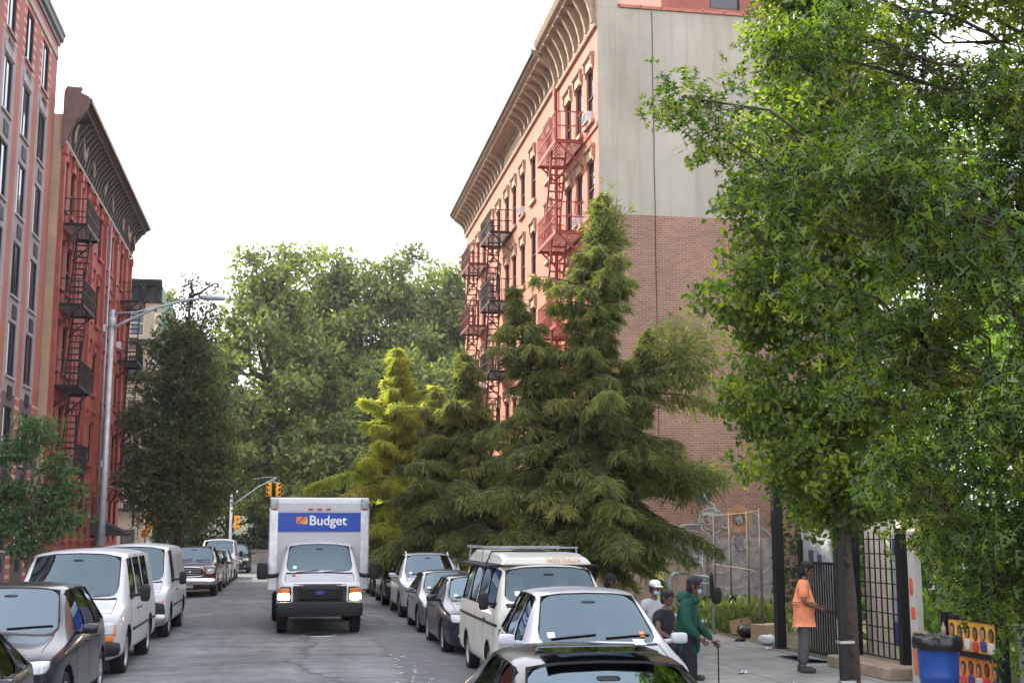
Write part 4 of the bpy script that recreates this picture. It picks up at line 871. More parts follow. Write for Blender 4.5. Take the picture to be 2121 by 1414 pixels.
tm = text_mesh('WESTFALIA', .11, .003); tm.materials.append(plain('lettering_orange', (.65, .28, .12), .6)); o = link('lettering', tm, t, (.0, -1.635, 1.925)); o.rotation_euler = (R(62), 0, 0)

# box truck, headlights on
t = thing('box_truck', 'white box truck with a blue band and lit headlights driving down the street', 'truck', (.72, 30.0, zf(.7)), 0)
L = 2.9; b = 1.22
sp = dict(L=L, W=2.02, gc=.4, sill=.5, mid=.85, wr=.39, ww=.24, yf=.85, yr=9, vc=.85, cb=.55, crl=.7, apil=.055, spil=.05, wg='clear', steelie=True,
    st=[(0, b - .28, b - .16, .88, .87, .8, .01), (.1, b - .1, b - .03, .97, .94, .85, .02), (.6, b + .0, b + .05, 1, .96, .85, .04), ((.95, .9, .85), b + .05, b + .14, 1, .97, .86, .04), ((1.5, 1.1, 1.55), b + .06, 2.03, 1, .97, .76, .07),
        ((2.2, 2.2, 2.2), b + .06, 2.06, 1, .97, .78, .08), (L - .05, b + .06, 2.06, 1, .97, .78, .08), (L, b, 2.0, .98, .95, .76, .06)],
    wind=(3, 4), side=[(4, 5)], doors=[(1.05, .5, 1.25), (2.3, .5, 1.3)], handles=[(2.1, 1.1)], seat=(.9, [1.95]), sm=M['seatl'], dash=(1.25, 1.22), wiper=(.86, 1.31))
tr_body = MB()
cabroot = t
# truck local origin is the front bumper; the cab is built around its own middle, so shift the nose to y = 0
sub = bpy.data.objects.new('tmp', None); C.objects.link(sub)
c = add_car(sub, sp, P_v, M['steel']); fr = c['front']
fr('grille_surround', 0, .93, .62, .22, M['iron'], off=.006, rnd_=.05); fr('grille', 0, .93, .5, .15, M['black'], off=.02, rnd_=.05)
for i in range(4): fr('grille_bar', 0, .83 + .065 * i, .48, .014, M['trim'], off=.035, rnd_=0)
fr('emblem', 0, .95, .12, .05, plain('emblem_blue', (.02, .05, .2), .3), off=.05, rnd_=1)
fr('headlight', .83, .86, .14, .075, M['beam'], off=.02, rnd_=.4, D=.12); fr('turn_signal', .83, 1.0, .14, .055, M['amber'], off=.015, rnd_=.2, D=.12)
fr('lamp_housing', .83, .92, .17, .17, M['trim'], off=.004, rnd_=.1, D=.12)
c['patch']('permit_sticker', (-.6, -.8, 1.33), (.04, 0, 0), (0, 0, .04), (0, 1, -.3), M['red'], .012, 0, 3, .004)
for ch in list(sub.children):
    if ch.name.startswith('wheel') and ch.location.y > 2: 
        for g_ in list(ch.children): bpy.data.objects.remove(g_)
        bpy.data.objects.remove(ch); continue
    ch.parent = t; ch.location.y += L / 2
bpy.data.objects.remove(sub)
q = MB(); q.superell((0, -.02, .58), (1.0, .14, .17), .22, 20, 8); q.box(-.4, .4, -.17, -.15, .54, .62, 1); q.build('bumper', [M['iron'], M['black']], t)
q = MB(); q.box(-.7, .7, .05, 6.6, .42, .56); q.build('chassis', M['black'], t)
# paper on the dashboard and the driver's shape are left as the seats and the wheel; mirrors on long arms
for s in (-1, 1):
    q = MB(); q.tube([(s * .96, 1.25, 1.32), (s * 1.1, 1.18, 1.3), (s * 1.3, 1.15, 1.3)], .05, 6); q.superell((s * 1.35, 1.15, 1.42), (.13, .08, .2), .35, 14, 10); mo = q.build('mirror', M['black'], t)
    q = MB(); q.box(s * 1.35 - .1, s * 1.35 + .1, 1.232, 1.238, 1.26, 1.58); q.build('mirror_glass', M['chrome'], mo)
m_box = plain('box_white', (.43, .435, .45), .45, 0, .08, 1.2)
q = MB(); B0, B1, bw, z0, z1 = 1.95, 6.9, 1.22, .95, 3.18
q.box(-bw, bw, B0, B1, z0, z1 - .3, 0)
prof = [(B0, z1 - .3), (B0 + .02, z1 - .12), (B0 + .12, z1 - .02), (B0 + .3, z1 + .02), (B1, z1 + .02), (B1, z1 - .3)]; q.prism(prof, -bw + .001, bw - .001, 'X', 0)
bx = q.build('cargo_box', m_box, t)
for s in (-1, 1):
    q = MB(); q.box(min(s * bw, s * (bw - .2)), max(s * bw, s * (bw - .2)) , B0 - .018, B0 - .002, z0, z1 - .3, 0); x = s * (bw + .008); q.box(min(x, x - s * .02), max(x, x - s * .02), B0 - .018, B0 + .16, z0, z1 - .25, 0)
    q.superell((s * (bw - .1), B0 + .07, z1 - .16), (.105, .11, .16), .4, 12, 8, 1)
    q.build('corner_trim', [M['alu'], M['galv']], t)
q = MB(); q.box(-1.02, 1.02, B0 - .012, B0 - .003, 2.35, 2.82); q.build('blue_panel', plain('band_blue', (.01, .055, .33), .4, 0, .04), t)
tm = text_mesh('Budget', .33, .004, .005); tm.materials.append(M['white']); o = link('lettering', tm, t, (-.26, B0 - .018, 2.52)); o.rotation_euler = (R(90), 0, 0)
q = MB(); yy = B0 - .017
q.add([(-.57, yy, 2.72), (-.3, yy, 2.72), (-.42, yy, 2.55), (-.57, yy, 2.55)], [(0, 1, 2, 3)], 0); q.add([(-.3, yy - .001, 2.7), (-.3, yy - .001, 2.54), (-.42, yy - .001, 2.54)], [(0, 1, 2)], 1); q.add([(-.57, yy - .002, 2.56), (-.4, yy - .002, 2.72), (-.36, yy - .002, 2.72), (-.52, yy - .002, 2.56)], [(0, 1, 2, 3)], 2)
q.build('logo', [plain('logo_orange', (.8, .2, .04), .5), plain('logo_yellow', (.8, .5, .05), .5), plain('logo_gap', (.01, .055, .33), .4)], t)
for x in (-1.1, -.22, 0, .22, 1.1):
    q = MB(); q.superell((x, B0 - .02, z1 - .27), (.06, .02, .022), .5, 10, 6); q.build('marker_lamp', M['red'], t)
wm, rm = wheel_meshes(.39, .46, M['steel'], True)
for s in (-1, 1): wo = link('wheel', wm, t, (s * .92, 4.95, .39)); link('rim', rm, wo)

# ------------------------------------------------------------------ foliage
def leaves(name, P, A, Nn, size, tmpl, faces, mat, parent, tint):
    """P positions (n,3), A axis dirs, Nn normals, size (n,), tmpl (k,3): along, across, up; faces: index tuples of equal length"""
    n = len(P); A = A / np.linalg.norm(A, axis=1, keepdims=True); B = np.cross(Nn, A); B /= np.linalg.norm(B, axis=1, keepdims=True) + 1e-9; Nn = np.cross(A, B)
    T = np.asarray(tmpl, float); k = len(T); s = size[:, None, None]
    V = P[:, None, :] + s * (T[None, :, 0:1] * A[:, None] + T[None, :, 1:2] * B[:, None] + T[None, :, 2:3] * Nn[:, None])
    Fc = np.asarray(faces); nf, q = Fc.shape
    idx = (np.arange(n)[:, None, None] * k + Fc[None]).reshape(-1)
    me = bpy.data.meshes.new(name); me.vertices.add(n * k); me.vertices.foreach_set('co', V.reshape(-1).astype(np.float32))
    me.loops.add(len(idx)); me.loops.foreach_set('vertex_index', idx.astype(np.int32))
    me.polygons.add(n * nf); me.polygons.foreach_set('loop_start', (np.arange(n * nf) * q).astype(np.int32)); me.polygons.foreach_set('loop_total', np.full(n * nf, q, np.int32))
    at = me.attributes.new('tint', 'FLOAT', 'FACE'); at.data.foreach_set('value', np.repeat(np.where(tint > 1.8, 1, np.clip(tint, 0, .98)), nf).astype(np.float32))
    me.materials.append(mat); me.update(calc_edges=True)
    return link(name, me, parent)
def unit(n): v = nr.normal(size=(n, 3)); return v / np.linalg.norm(v, axis=1, keepdims=True)
T_LEAF = [(0, 0, 0), (.35, .26, .04), (1, 0, 0), (.35, -.26, .04)]; F_LEAF = [(0, 1, 2, 3)]
T_OVAL = [(0, 0, 0), (.25, .2, .05), (.65, .3, .07), (1, 0, -.05), (.65, -.3, .07), (.25, -.2, .05)]; F_OVAL = [(0, 1, 2, 5), (5, 2, 3, 4)]
T_OVAL = [(0, 0, 0), (.3, .22, .05), (.75, .3, .04), (1.05, 0, -.08), (.75, -.3, .04), (.3, -.22, .05)]; F_OVAL = [(0, 1, 2, 3), (0, 3, 4, 5)]
# pin oak: deep pointed lobes
_h = [(0, .015), (.12, .03), (.2, .3), (.27, .05), (.42, .06), (.5, .46), (.56, .2), (.62, .42), (.6, .07), (.72, .07), (.86, .3), (.82, .08), (1.05, 0)]
T_OAK = [(a, b, .04 * math.sin(a * 3) + .12 * b * b - .12 * a * a) for a, b in _h] + [(a, -b, .04 * math.sin(a * 3) + .12 * b * b - .12 * a * a) for a, b in _h[:-1]]
_m = len(_h) - 1
F_OAK = []
for s_ in (0, 1):
    I = (lambda i: i if i == _m else i + s_ * (_m + 1)) 
    F_OAK += [(I(1), I(2), I(3)), (I(4), I(5), I(6)), (I(6), I(7), I(8)), (I(9), I(10), I(11)), ]
F_OAK += [(1, 3, 1 + _m + 1), (3, 3 + _m + 1, 1 + _m + 1), (3, 4, 3 + _m + 1), (4, 4 + _m + 1, 3 + _m + 1), (4, 6, 4 + _m + 1), (6, 6 + _m + 1, 4 + _m + 1), (6, 8, 6 + _m + 1), (8, 8 + _m + 1, 6 + _m + 1), (8, 9, 8 + _m + 1), (9, 9 + _m + 1, 8 + _m + 1), (9, 11, 9 + _m + 1), (11, 11 + _m + 1, 9 + _m + 1), (11, _m, 11 + _m + 1), (0, 1, _m + 1)]
def wob(a, b, n, amp): 
    a, b = Vector(a), Vector(b); return [a.lerp(b, i / n) + Vector([rnd.gauss(0, amp) for _ in range(3)]) * (math.sin(PI * i / n)) for i in range(n + 1)]
def limb(mb, a, b, r0, r1, n=5, amp=.08, seg=6):
    pts = wob(a, b, n, amp); mb.tube(pts, [r0 + (r1 - r0) * i / n for i in range(n + 1)], seg); return pts
def broad(root, trunk_pts, lobes, nclump, nleaf, rc, lsize, mat, bark, tmpl=(T_LEAF, F_LEAF), r0=.18, up=.6, shell_=.55, droop=0, ntw=14, twigs=True):
    """trunk_pts: points of the main stem; lobes: (x, y, z, rx, ry, rz); clumps lie mostly in the outer shell of the lobes"""
    tb = MB(); n = len(trunk_pts); tb.tube(trunk_pts, [r0 * (1 - .75 * i / (n - 1)) * (1.25 if i == 0 else 1) for i in range(n)], 12)
    vol = np.array([l[3] * l[4] * l[5] for l in lobes]) ** .75; vol /= vol.sum(); cps = []; dirs = []
    for li, l in enumerate(lobes):
        c = Vector(l[:3]); tp = min((Vector(p) for p in trunk_pts), key=lambda p: (p - c).length + max(0, p.z - c.z + .3) * 3)
        pts = limb(tb, tp, c, r0 * .42, r0 * .16, 6, .04 * (c - tp).length + .02)
        k = max(3, int(nclump * vol[li])); d = unit(k); dirs.append(d); rr = shell_ + (1 - shell_) * nr.random(k) ** .5; rr = np.where(nr.random(k) < .2, rr * .6, rr)
        p = np.array(l[:3]) + d * rr[:, None] * np.array(l[3:6]); cps.append(p)
        if twigs:
            for q in p[::max(1, len(p) // ntw)]:
                limb(tb, pts[rnd.randint(3, 6)], q, r0 * .12, r0 * .03, 4, .05, 5)
    cp = np.vstack(cps); ct = np.clip(nr.normal(.5, .24, len(cp)), 0, 1); ct[nr.random(len(cp)) < .0025] = 3
    of = np.clip(nr.normal(size=(len(cp) * nleaf, 3)), -1.5, 1.5); P = np.repeat(cp, nleaf, 0) + of * rc * np.array([1, 1, .6]); m = len(P)
    Nn = unit(m) * .6 + of * .28 + np.repeat(np.vstack(dirs), nleaf, 0) * .45 + np.array([0, 0, up]); A = unit(m) + np.array([0, 0, -droop]); 
    tb.build('trunk', bark, root)
    leaves('crown', P, A, Nn, lsize * nr.uniform(.65, 1.25, m), *tmpl, mat, root, np.repeat(ct, nleaf) + nr.normal(0, .13, m))
G_park = leafmat('leaf_park', [(.0, (.05, .08, .028)), (.5, (.135, .17, .05)), (1, (.29, .3, .09))], .4, .55)
G_pear = leafmat('leaf_pear', [(.0, (.035, .062, .026)), (.5, (.068, .1, .038)), (1, (.15, .15, .055))], .36, .5)
G_loc = leafmat('leaf_locust', [(.0, (.03, .06, .025)), (1, (.1, .17, .06))], .4)
G_oak = leafmat('leaf_oak', [(.0, (.016, .042, .012)), (.5, (.058, .108, .022)), (.9, (.16, .21, .035)), (.985, (.11, .17, .04)), (1, (.3, .09, .04))], .42, .42, .45, (2.2, 2.2, .5))
G_horn = leafmat('leaf_upright_oak', [(.0, (.018, .042, .01)), (.5, (.058, .1, .02)), (1, (.16, .19, .035))], .55, .42, .5, (2.5, 2.6, .5))
G_cyp = leafmat('leaf_cypress', [(.0, (.07, .088, .03)), (.5, (.155, .17, .055)), (1, (.27, .255, .085))], .4, .6)
G_yel = leafmat('leaf_redwood', [(.0, (.2, .23, .045)), (.5, (.38, .4, .08)), (.9, (.52, .5, .12)), (1, (.35, .2, .08))], .45, .6)
G_lot = leafmat('leaf_lot', [(.0, (.06, .12, .02)), (1, (.2, .3, .05))], .5)

def conifer(root, H, base, zbot, rmax, mat, leaders=((0, 0, 1.0),), nb=70, dens=1.0, lsz=.16, r0=.16, prof=None, extra=(), seed=1, bark=None):
    """feathery conifer: whorled limbs from each leader carrying hanging sprays of fine needles"""
    rg = np.random.default_rng(seed); tb = MB(); PP = []; AA = []; CT = []
    prof = prof or (lambda f: (1 - f) ** .8)
    for (lx, ly, hs) in leaders:
        Ht = H * hs; top = Vector((lx, ly, Ht)); st = Vector((lx * .1, ly * .1, zbot * .6))
        tb.tube([Vector((0, 0, 0)), Vector((0, 0, zbot * .5))] + [st.lerp(top, i / 6) + Vector((rg.normal(0, .03), rg.normal(0, .03), 0)) for i in range(1, 7)], [r0 * 1.3, r0] + [r0 * hs * (1 - .93 * i / 6) for i in range(1, 7)], 10)
        nbr = int(nb * hs); sec = rg.uniform(.5, 1.25, (6, 8)); lean = rg.uniform(0, 6.28)
        for i in range(nbr):
            f = (i + rg.uniform(0, 1)) / nbr; z = zbot + (Ht - zbot) * f; o = st.lerp(top, max(0, (z - st.z) / (top.z - st.z)))
            az = i * 2.399 + rg.uniform(-.4, .4); ln = rmax * hs * prof(f) * rg.uniform(.6, 1.12) * sec[int((az % 6.2832) / 6.2833 * 6), min(7, int(f * 8))] + .06; rise = rg.uniform(-.12, .42) + .5 * f
            d = Vector((math.cos(az), math.sin(az), 0)); n = 7
            pts = [o + d * ln * t + Vector((0, 0, ln * (rise * t - (.42 - .1 * f) * t * t))) for t in np.linspace(0, 1, n)]
            tb.tube(pts, [max(.006, r0 * .22 * (1 - .85 * t)) for t in np.linspace(0, 1, n)], 5, 0, False)
            side_ = Vector((-d.y, d.x, 0)); ct = rg.normal(.5, .2) + (.1 if f > .8 else 0); ns = int((12 + 74 * ln) * dens)
            for k in range(ns):
                t = rg.uniform(.12, 1) ** .8; j = min(n - 2, int(t * (n - 1))); b = pts[j].lerp(pts[j + 1], t * (n - 1) - j)
                sl = (.05 + .12 * min(1, ln) + .34 * ln * .5 * math.sin(PI * min(1, t * .9 + .1))) * rg.uniform(.3, 1); sg = rg.choice((-1, 1))
                dr = (side_ * sg + d * rg.uniform(.3, 1)).normalized(); tip = b + dr * sl + Vector((0, 0, -rg.uniform(.2, 1.1) * sl - .06))
                m = 9
                for q in range(m):
                    u_ = (q + rg.uniform(0, 1)) / m; PP.append(b.lerp(tip, u_)); AA.append(dr * rg.uniform(.2, 1) + Vector((rg.normal(0, .35), rg.normal(0, .35), rg.normal(-.6, .35)))); CT.append(ct)
    for (c, r_, k) in extra:
        for i in range(k):
            v = Vector(rg.normal(size=3)); b = Vector(c) + Vector((v.x * r_[0], v.y * r_[1], v.z * r_[2])) * .5; dr = (b - Vector(c)).normalized(); ct = .5 + rg.normal(0, .15)
            for q in range(7): PP.append(b + Vector(rg.normal(0, .05, 3))); AA.append(dr * .6 + Vector((rg.normal(0, .4), rg.normal(0, .4), rg.normal(-.3, .3)))); CT.append(ct)
        limb(tb, (c[0] * .15, c[1] * .15, c[2] - r_[2] * .8), c, r0 * .3, .02, 6, .05)
    P = np.array([tuple(p) for p in PP]); A = np.array([tuple(a) for a in AA]); m = len(P)
    tb.build('trunk', bark or M['bark'], root)
    leaves('crown', P, A, unit(m) * .8 + np.array([0, 0, .7]), lsz * nr.uniform(.6, 1.3, m), [(0, 0, 0), (.4, .06, .02), (1, 0, -.1), (.4, -.06, .02)], [(0, 1, 2, 3)], mat, root, np.array(CT) + nr.normal(0, .1, m))

# big feathery cypress and its two neighbours behind
t = thing('cypress_tree', 'biggest feathery dark green conifer, in front of the graffiti wall', 'tree', (5.85, 25, .04), 0, 'conifers along the right kerb')
conifer(t, 9.35, 0, 1.9, 2.95, G_cyp, ((.42, 0, 1.0), (-1.4, .4, .79), (1.5, .3, .7)), 140, .52, .2, .14, lambda f: min(1, 1.3 * (1 - f)) * (.68 + .32 * math.sin(f * 19)), (((2.1, -.1, 5.9), (.7, .7, .75), 500), ((.5, -.1, 8.2), (.32, .3, .9), 420), ((2.1, .3, 3.4), (.9, .8, .35), 700)), 3)
t = thing('cypress_tree', 'dark green conifer between the biggest one and the yellow green one', 'tree', (5.75, 42, .04), 0, 'conifers along the right kerb')
conifer(t, 8.4, 0, 1.9, 3.3, G_cyp, ((0, 0, 1.0), (-1.0, .6, .85)), 110, .7, .3, .13, lambda f: min(1, 1.3 * (1 - f)) * (.72 + .28 * math.sin(f * 23)), (), 5)
t = thing('redwood_tree', 'sunlit yellow green conifer farthest down the right kerb', 'tree', (4.7, 58, .04), 0, 'conifers along the right kerb')
conifer(t, 10.9, 0, 1.8, 4.1, G_yel, ((0, 0, 1.0), (1.9, 1.0, .85)), 84, .7, .38, .14, lambda f: min(1, 1.7 * (1 - f)) * (.75 + .25 * math.sin(f * 21)), (), 8)

# upright oak with its narrow crown, and the pin oak hanging in from the right
t = thing('upright_oak', 'narrow upright oak with dark bark standing beside the black gate', 'tree', (6.55, 14.3, .04), 0)
lob = [(-.05, .1, 2.65, .6, .6, .5), (-.6, 0, 3.25, .7, .7, .7), (.45, .2, 3.1, .7, .75, .8), (-.7, .2, 4.1, .75, .75, .8), (.4, -.1, 4.1, .8, .75, .8), (-1.15, 0, 5.15, .6, .6, .55), (-.3, .1, 5.2, .8, .8, .9), (.6, .1, 5.3, .8, .75, .8), (-.75, .1, 6.2, .75, .7, .7), (.3, 0, 6.3, .85, .8, .8), (-.4, 0, 7.3, .8, .75, .8), (.5, .2, 7.5, .75, .7, .8), (-.1, .1, 8.5, .85, .8, .9), (-.4, .1, 9.6, .7, .7, .8), (.4, .1, 9.4, .7, .7, .8), (0, 0, 10.6, .5, .5, .7)]
broad(t, [(0, 0, 0), (.02, 0, 1.5), (-.05, .05, 3), (0, .1, 5), (.05, .05, 7), (0, 0, 9), (0, 0, 10.8)], lob, 1500, 34, .12, .085, G_horn, M['bark'], (T_OVAL, F_OVAL), .1, .5, .4)
t = thing('pin_oak', 'near pin oak with pointed lobed leaves hanging into the right side of the view', 'tree', (6.3, 8.1, .04), 0)
lob = []
zl = [(1.5, -1.5), (1.85, -1.75), (2.2, -2.15), (2.7, -2.45), (3.2, -2.45), (3.6, -2.6), (4.0, -2.9), (4.35, -3.15), (4.7, -3.25), (5.0, -3.6), (5.35, -3.8), (5.7, -3.1), (6.2, -2.75), (6.7, -2.5), (7.3, -2.0)]
for z, xl in zl:
    lob.append((xl + .18, rnd.uniform(-.3, .3), z, .26, .4, .17)); x = xl + .55
    while x < -1.0:
        if not (z > 3.8 and x < -1.95 and rnd.random() < .5): lob.append((x, rnd.uniform(-.7, .7), z + rnd.uniform(-.12, .12), .36, .6, .27))
        x += .46
    lob.append((-.5, 0, z, .7, .8, .4)); 
for z in (2.6, 3.6, 4.6, 5.6, 6.6): lob.append((.7, 0, z, .8, 1, .5))
broad(t, [(0, 0, 0), (.03, 0, 1.2), (0, .05, 2.6), (.05, 0, 4), (0, 0, 5.5), (0, 0, 7), (0, 0, 8)], lob, 2800, 14, .11, .118, G_oak, M['bark'], (T_OAK, F_OAK), .05, .6, .3, .25, 4)

# left side trees
t = thing('honey_locust', 'small airy light green tree on the left pavement in front of the brick block', 'tree', (-5.6, 29, .04), 0)
broad(t, [(0, 0, 0), (.05, 0, 1.4), (.1, 0, 2.4), (0, 0, 3.6), (0, 0, 4.7)], [(.1, 0, 4.5, .5, .6, .4), (-.4, 0, 4.0, .5, .6, .35), (.5, .1, 3.7, .4, .5, .3), (.75, 0, 3.1, .4, .5, .3), (-.6, .1, 3.2, .6, .6, .35), (.2, .2, 3.0, .5, .5, .4), (-.3, 0, 2.5, .5, .6, .35), (.5, 0, 2.4, .5, .6, .35), (-.9, 0, 2.7, .5, .5, .4), (.0, 0, 2.0, .45, .5, .3), (.9, 0, 2.6, .3, .3, .2)], 420, 26, .14, .1, G_loc, M['barkg'], (T_LEAF, F_LEAF), .08, .3, .3, .3)
t = thing('pear_tree', 'tall dark purplish green street tree with spiky top on the left pavement', 'tree', (-5.45, 64, .04), 0)
lob = [(0, 0, 3.4, 2.2, 2, 1.3), (-1.4, .2, 4.8, 1.5, 1.6, 1.5), (1.3, 0, 4.7, 1.5, 1.6, 1.5), (-1.6, 0, 7.2, 1.2, 1.5, 1.8), (1.5, .1, 7.2, 1.3, 1.5, 1.8), (0, 0, 6.5, 1.6, 1.5, 1.9), (-1.1, 0, 9.6, 1.1, 1.2, 1.6), (1.1, 0, 9.5, 1.2, 1.2, 1.7), (0, 0, 9.6, 1.2, 1.2, 1.7), (-.9, 0, 11.6, .75, .8, 1.2), (.8, .1, 11.6, .85, .8, 1.3), (0, 0, 11.8, .8, .8, 1.3), (.25, 0, 13.7, .38, .4, 1.1), (1.25, 0, 13.6, .3, .3, 1.2), (-.9, 0, 12.9, .25, .3, .8), (.2, 0, 14.9, .15, .15, .5), (1.4, 0, 14.8, .14, .14, .6), (2.2, .2, 5.6, .7, .8, .8)]
broad(t, [(0, 0, 0), (.05, 0, 2.2), (0, 0, 5), (.1, 0, 8), (.1, 0, 11), (.2, 0, 14)], lob, 1500, 26, .3, .2, G_pear, M['bark'], (T_LEAF, F_LEAF), .2, .3, .5)

# park beyond the avenue: individual trees on a rise, three forms copied
def hill():
    mb = MB(); n = 24; X = np.linspace(-70, 90, n); Y_ = np.linspace(97, 190, n)
    hz = lambda x, y: .02 + 6.0 * (1 - math.exp(-max(0, y - 100) / 26)) + .5 * math.sin(x * .13) * min(1, max(0, y - 98) / 12)
    for i in range(n - 1):
        for j in range(n - 1): mb.quad(*[(X[a], Y_[b], hz(X[a], Y_[b])) for a, b in ((i, j), (i + 1, j), (i + 1, j + 1), (i, j + 1))])
    struct('hill', mb, plain('park_ground', (.05, .07, .03), .95, 0, .4, .5)); return hz
hz = hill()
protos = []
for v in range(4):
    hs = (21, 20, 23, 16)[v]; r_ = (7.6, 7.0, 7.2, 7.0)[v]; rg = random.Random(20 + v); lob = []
    for k in range(19):
        f = k / 18; a = k * 2.4 + rg.uniform(0, .6); zz = hs * (.3 + .64 * f); rad = r_ * (1 - f ** 3.2) * .68 * rg.uniform(.7, 1.15); s_ = rg.uniform(.28, .42) * r_ * (1.0 - .28 * f)
        lob.append((rad * math.cos(a), rad * math.sin(a), zz, s_, s_, s_ * .62))
    for k in range(5): a = k * 1.3 + v; lob.append((1.9 * math.cos(a), 1.9 * math.sin(a), hs * (.97 + .05 * (k % 3)), 1.1, 1.1, .9))
    pt = bpy.data.objects.new('park_tree', None)
    C.objects.link(pt); broad(pt, [(0, 0, 0), (.2, 0, hs * .2), (-.1, .1, hs * .4), (.1, 0, hs * .6), (0, 0, hs * .92)], lob, 640, 36, .68, .52, G_park, M['bark'], (T_LEAF, F_LEAF), .42, .55, .5, 0)
    protos.append(pt)
spots = [(-2.0, 104, 0, 1.10, 'tall park tree with a rounded leaning top just right of the pear tree'), (3.2, 112, 1, 1.16, 'tallest park tree, with a tufted crown, behind the truck'), (8.2, 109, 2, 0.99, 'open topped park tree left of the far right tenement corner'), (13.2, 112, 0, 1.04, 'loose park tree touching the end of the right tenement'), (17.5, 111, 1, 1.12, 'park tree seen through and behind the right tenement end'),
    (-7.5, 106, 3, 1.03, 'lower park tree behind the spiky pear tree'), (10.2, 99.5, 3, 0.93, 'bright green park tree low beside the right tenement'), (5.6, 100, 1, 0.68, 'short dark park tree right behind the truck roof'), (.6, 99.6, 3, 0.60, 'small park tree behind the hanging traffic signal'), (-4.8, 99.8, 1, 0.65, 'small park tree between the signal pole and the pear tree'), (22, 106, 2, 0.87, 'park tree hidden mostly by the right tenements'), (-13, 112, 0, 0.97, 'park tree behind the pale grey row house')]
for k, (x, y, v, s_, lab) in enumerate(spots):
    first = not any(q[2] == v for q in spots[:k]); o = protos[v] if first else copytree(protos[v])
    o.location = (x, y, hz(x, y) - .1); o.rotation_euler = (0, 0, rnd.uniform(0, 6.28)); o.scale = (s_ * rnd.uniform(.92, 1.05),) * 2 + (s_,)
    tag(o, lab, 'tree', 'park trees beyond the avenue')
# hedge / understorey at the park edge
P = np.column_stack([nr.uniform(-30, 40, 26000), nr.uniform(98.2, 101.5, 26000), nr.uniform(0, 1, 26000)]); P[:, 2] = .1 + P[:, 2] * (3.2 + 1.3 * np.sin(P[:, 0] * .7) + .8 * np.sin(P[:, 0] * 1.9))
o = leaves('park_shrubbery', P, unit(len(P)), unit(len(P)) + np.array([0, 0, .4]), nr.uniform(.2, .45, len(P)), T_LEAF, F_LEAF, leafmat('leaf_shrub', [(0, (.02, .035, .015)), (1, (.05, .075, .03))], .3), None, nr.random(len(P)))
tag(o, 'dark shrubbery along the park edge beyond the avenue', 'shrubbery', None, 'stuff')
mb = MB(); mb.box(-60, 60, 97.3, 97.7, -.1, 1.0); mb.box(-60, 60, 97.2, 97.8, 1.0, 1.12); tag(mb.build('park_wall', plain('park_stone', (.2, .19, .17), .9, 0, .3, 2)), 'low grey stone wall along the park side of the avenue', 'wall')

# garden lot behind the black fence
for k, (x, y, h, lab) in enumerate(((12.9, 19.0, 10.0, 'sunlit bright green tree inside the garden lot behind the pin oak'), (16.2, 27.5, 10.5, 'second tree deeper in the garden lot, behind the upright oak'), (12.6, 13.6, 4.6, 'low bright green garden tree near the portrait boards'))):
    t = thing('garden_tree', lab, 'tree', (x, y, .04), 0, 'trees in the garden lot'); lob = [(rnd.gauss(0, h * .12), rnd.gauss(0, h * .12), h * f, h * .17, h * .17, h * .12) for f in (.3, .38, .48, .55, .62, .7, .8, .9)]
    broad(t, [(0, 0, 0), (0, .1, h * .4), (0, 0, h * .9)], lob, 700, 26, .28, .17, G_lot, M['barkg'], (T_LEAF, F_LEAF), .14, .5, .4)
n = 46000; P = np.column_stack([nr.uniform(14.5, 17, n), nr.uniform(10, 37, n), nr.random(n)]); P[:, 2] *= 5.4 + np.sin(P[:, 1] * .8)
o = leaves('garden_hedge', P, unit(n), unit(n) + np.array([0, 0, .4]), nr.uniform(.12, .26, n), T_LEAF, F_LEAF, leafmat('leaf_hedge', [(0, (.02, .045, .015)), (1, (.07, .12, .03))], .35), None, nr.random(n)); tag(o, 'dense hedge at the back of the garden lot', 'hedge', None, 'stuff')
# weeds at the foot of the gable wall and along the fence
n = 6000; f_ = nr.random(n); P = np.column_stack([12.2 - 1.6 * f_ + nr.normal(0, .5, n), 34.8 - 6.5 * f_ + nr.normal(0, .5, n), nr.random(n) ** 1.6 * .5])
P[:, 0] = np.maximum(P[:, 0], 9.9)
o = leaves('weeds', P, unit(n) * .5 + np.array([0, 0, 1.]), unit(n), nr.uniform(.08, .22, n), T_LEAF, F_LEAF, leafmat('leaf_weed', [(0, (.05, .08, .025)), (1, (.15, .18, .045))], .35), None, nr.random(n))
tag(o, 'overgrown weeds along the fence at the foot of the graffiti wall', 'weeds', None, 'stuff')
n = 5000; P = np.column_stack([nr.uniform(10.2, 15, n), nr.uniform(12.5, 22, n), nr.random(n) ** 1.4 * 1.3])
o = leaves('garden_plants', P, unit(n) * .7 + np.array([0, 0, .7]), unit(n), nr.uniform(.1, .26, n), T_LEAF, F_LEAF, G_lot, None, nr.random(n)); tag(o, 'low bright plants growing in the garden lot', 'plants', None, 'stuff')
n = 500; P = np.column_stack([nr.normal(4.9, .35, n), nr.normal(46.8, .3, n), 1.9 + np.abs(nr.normal(0, .35, n))])

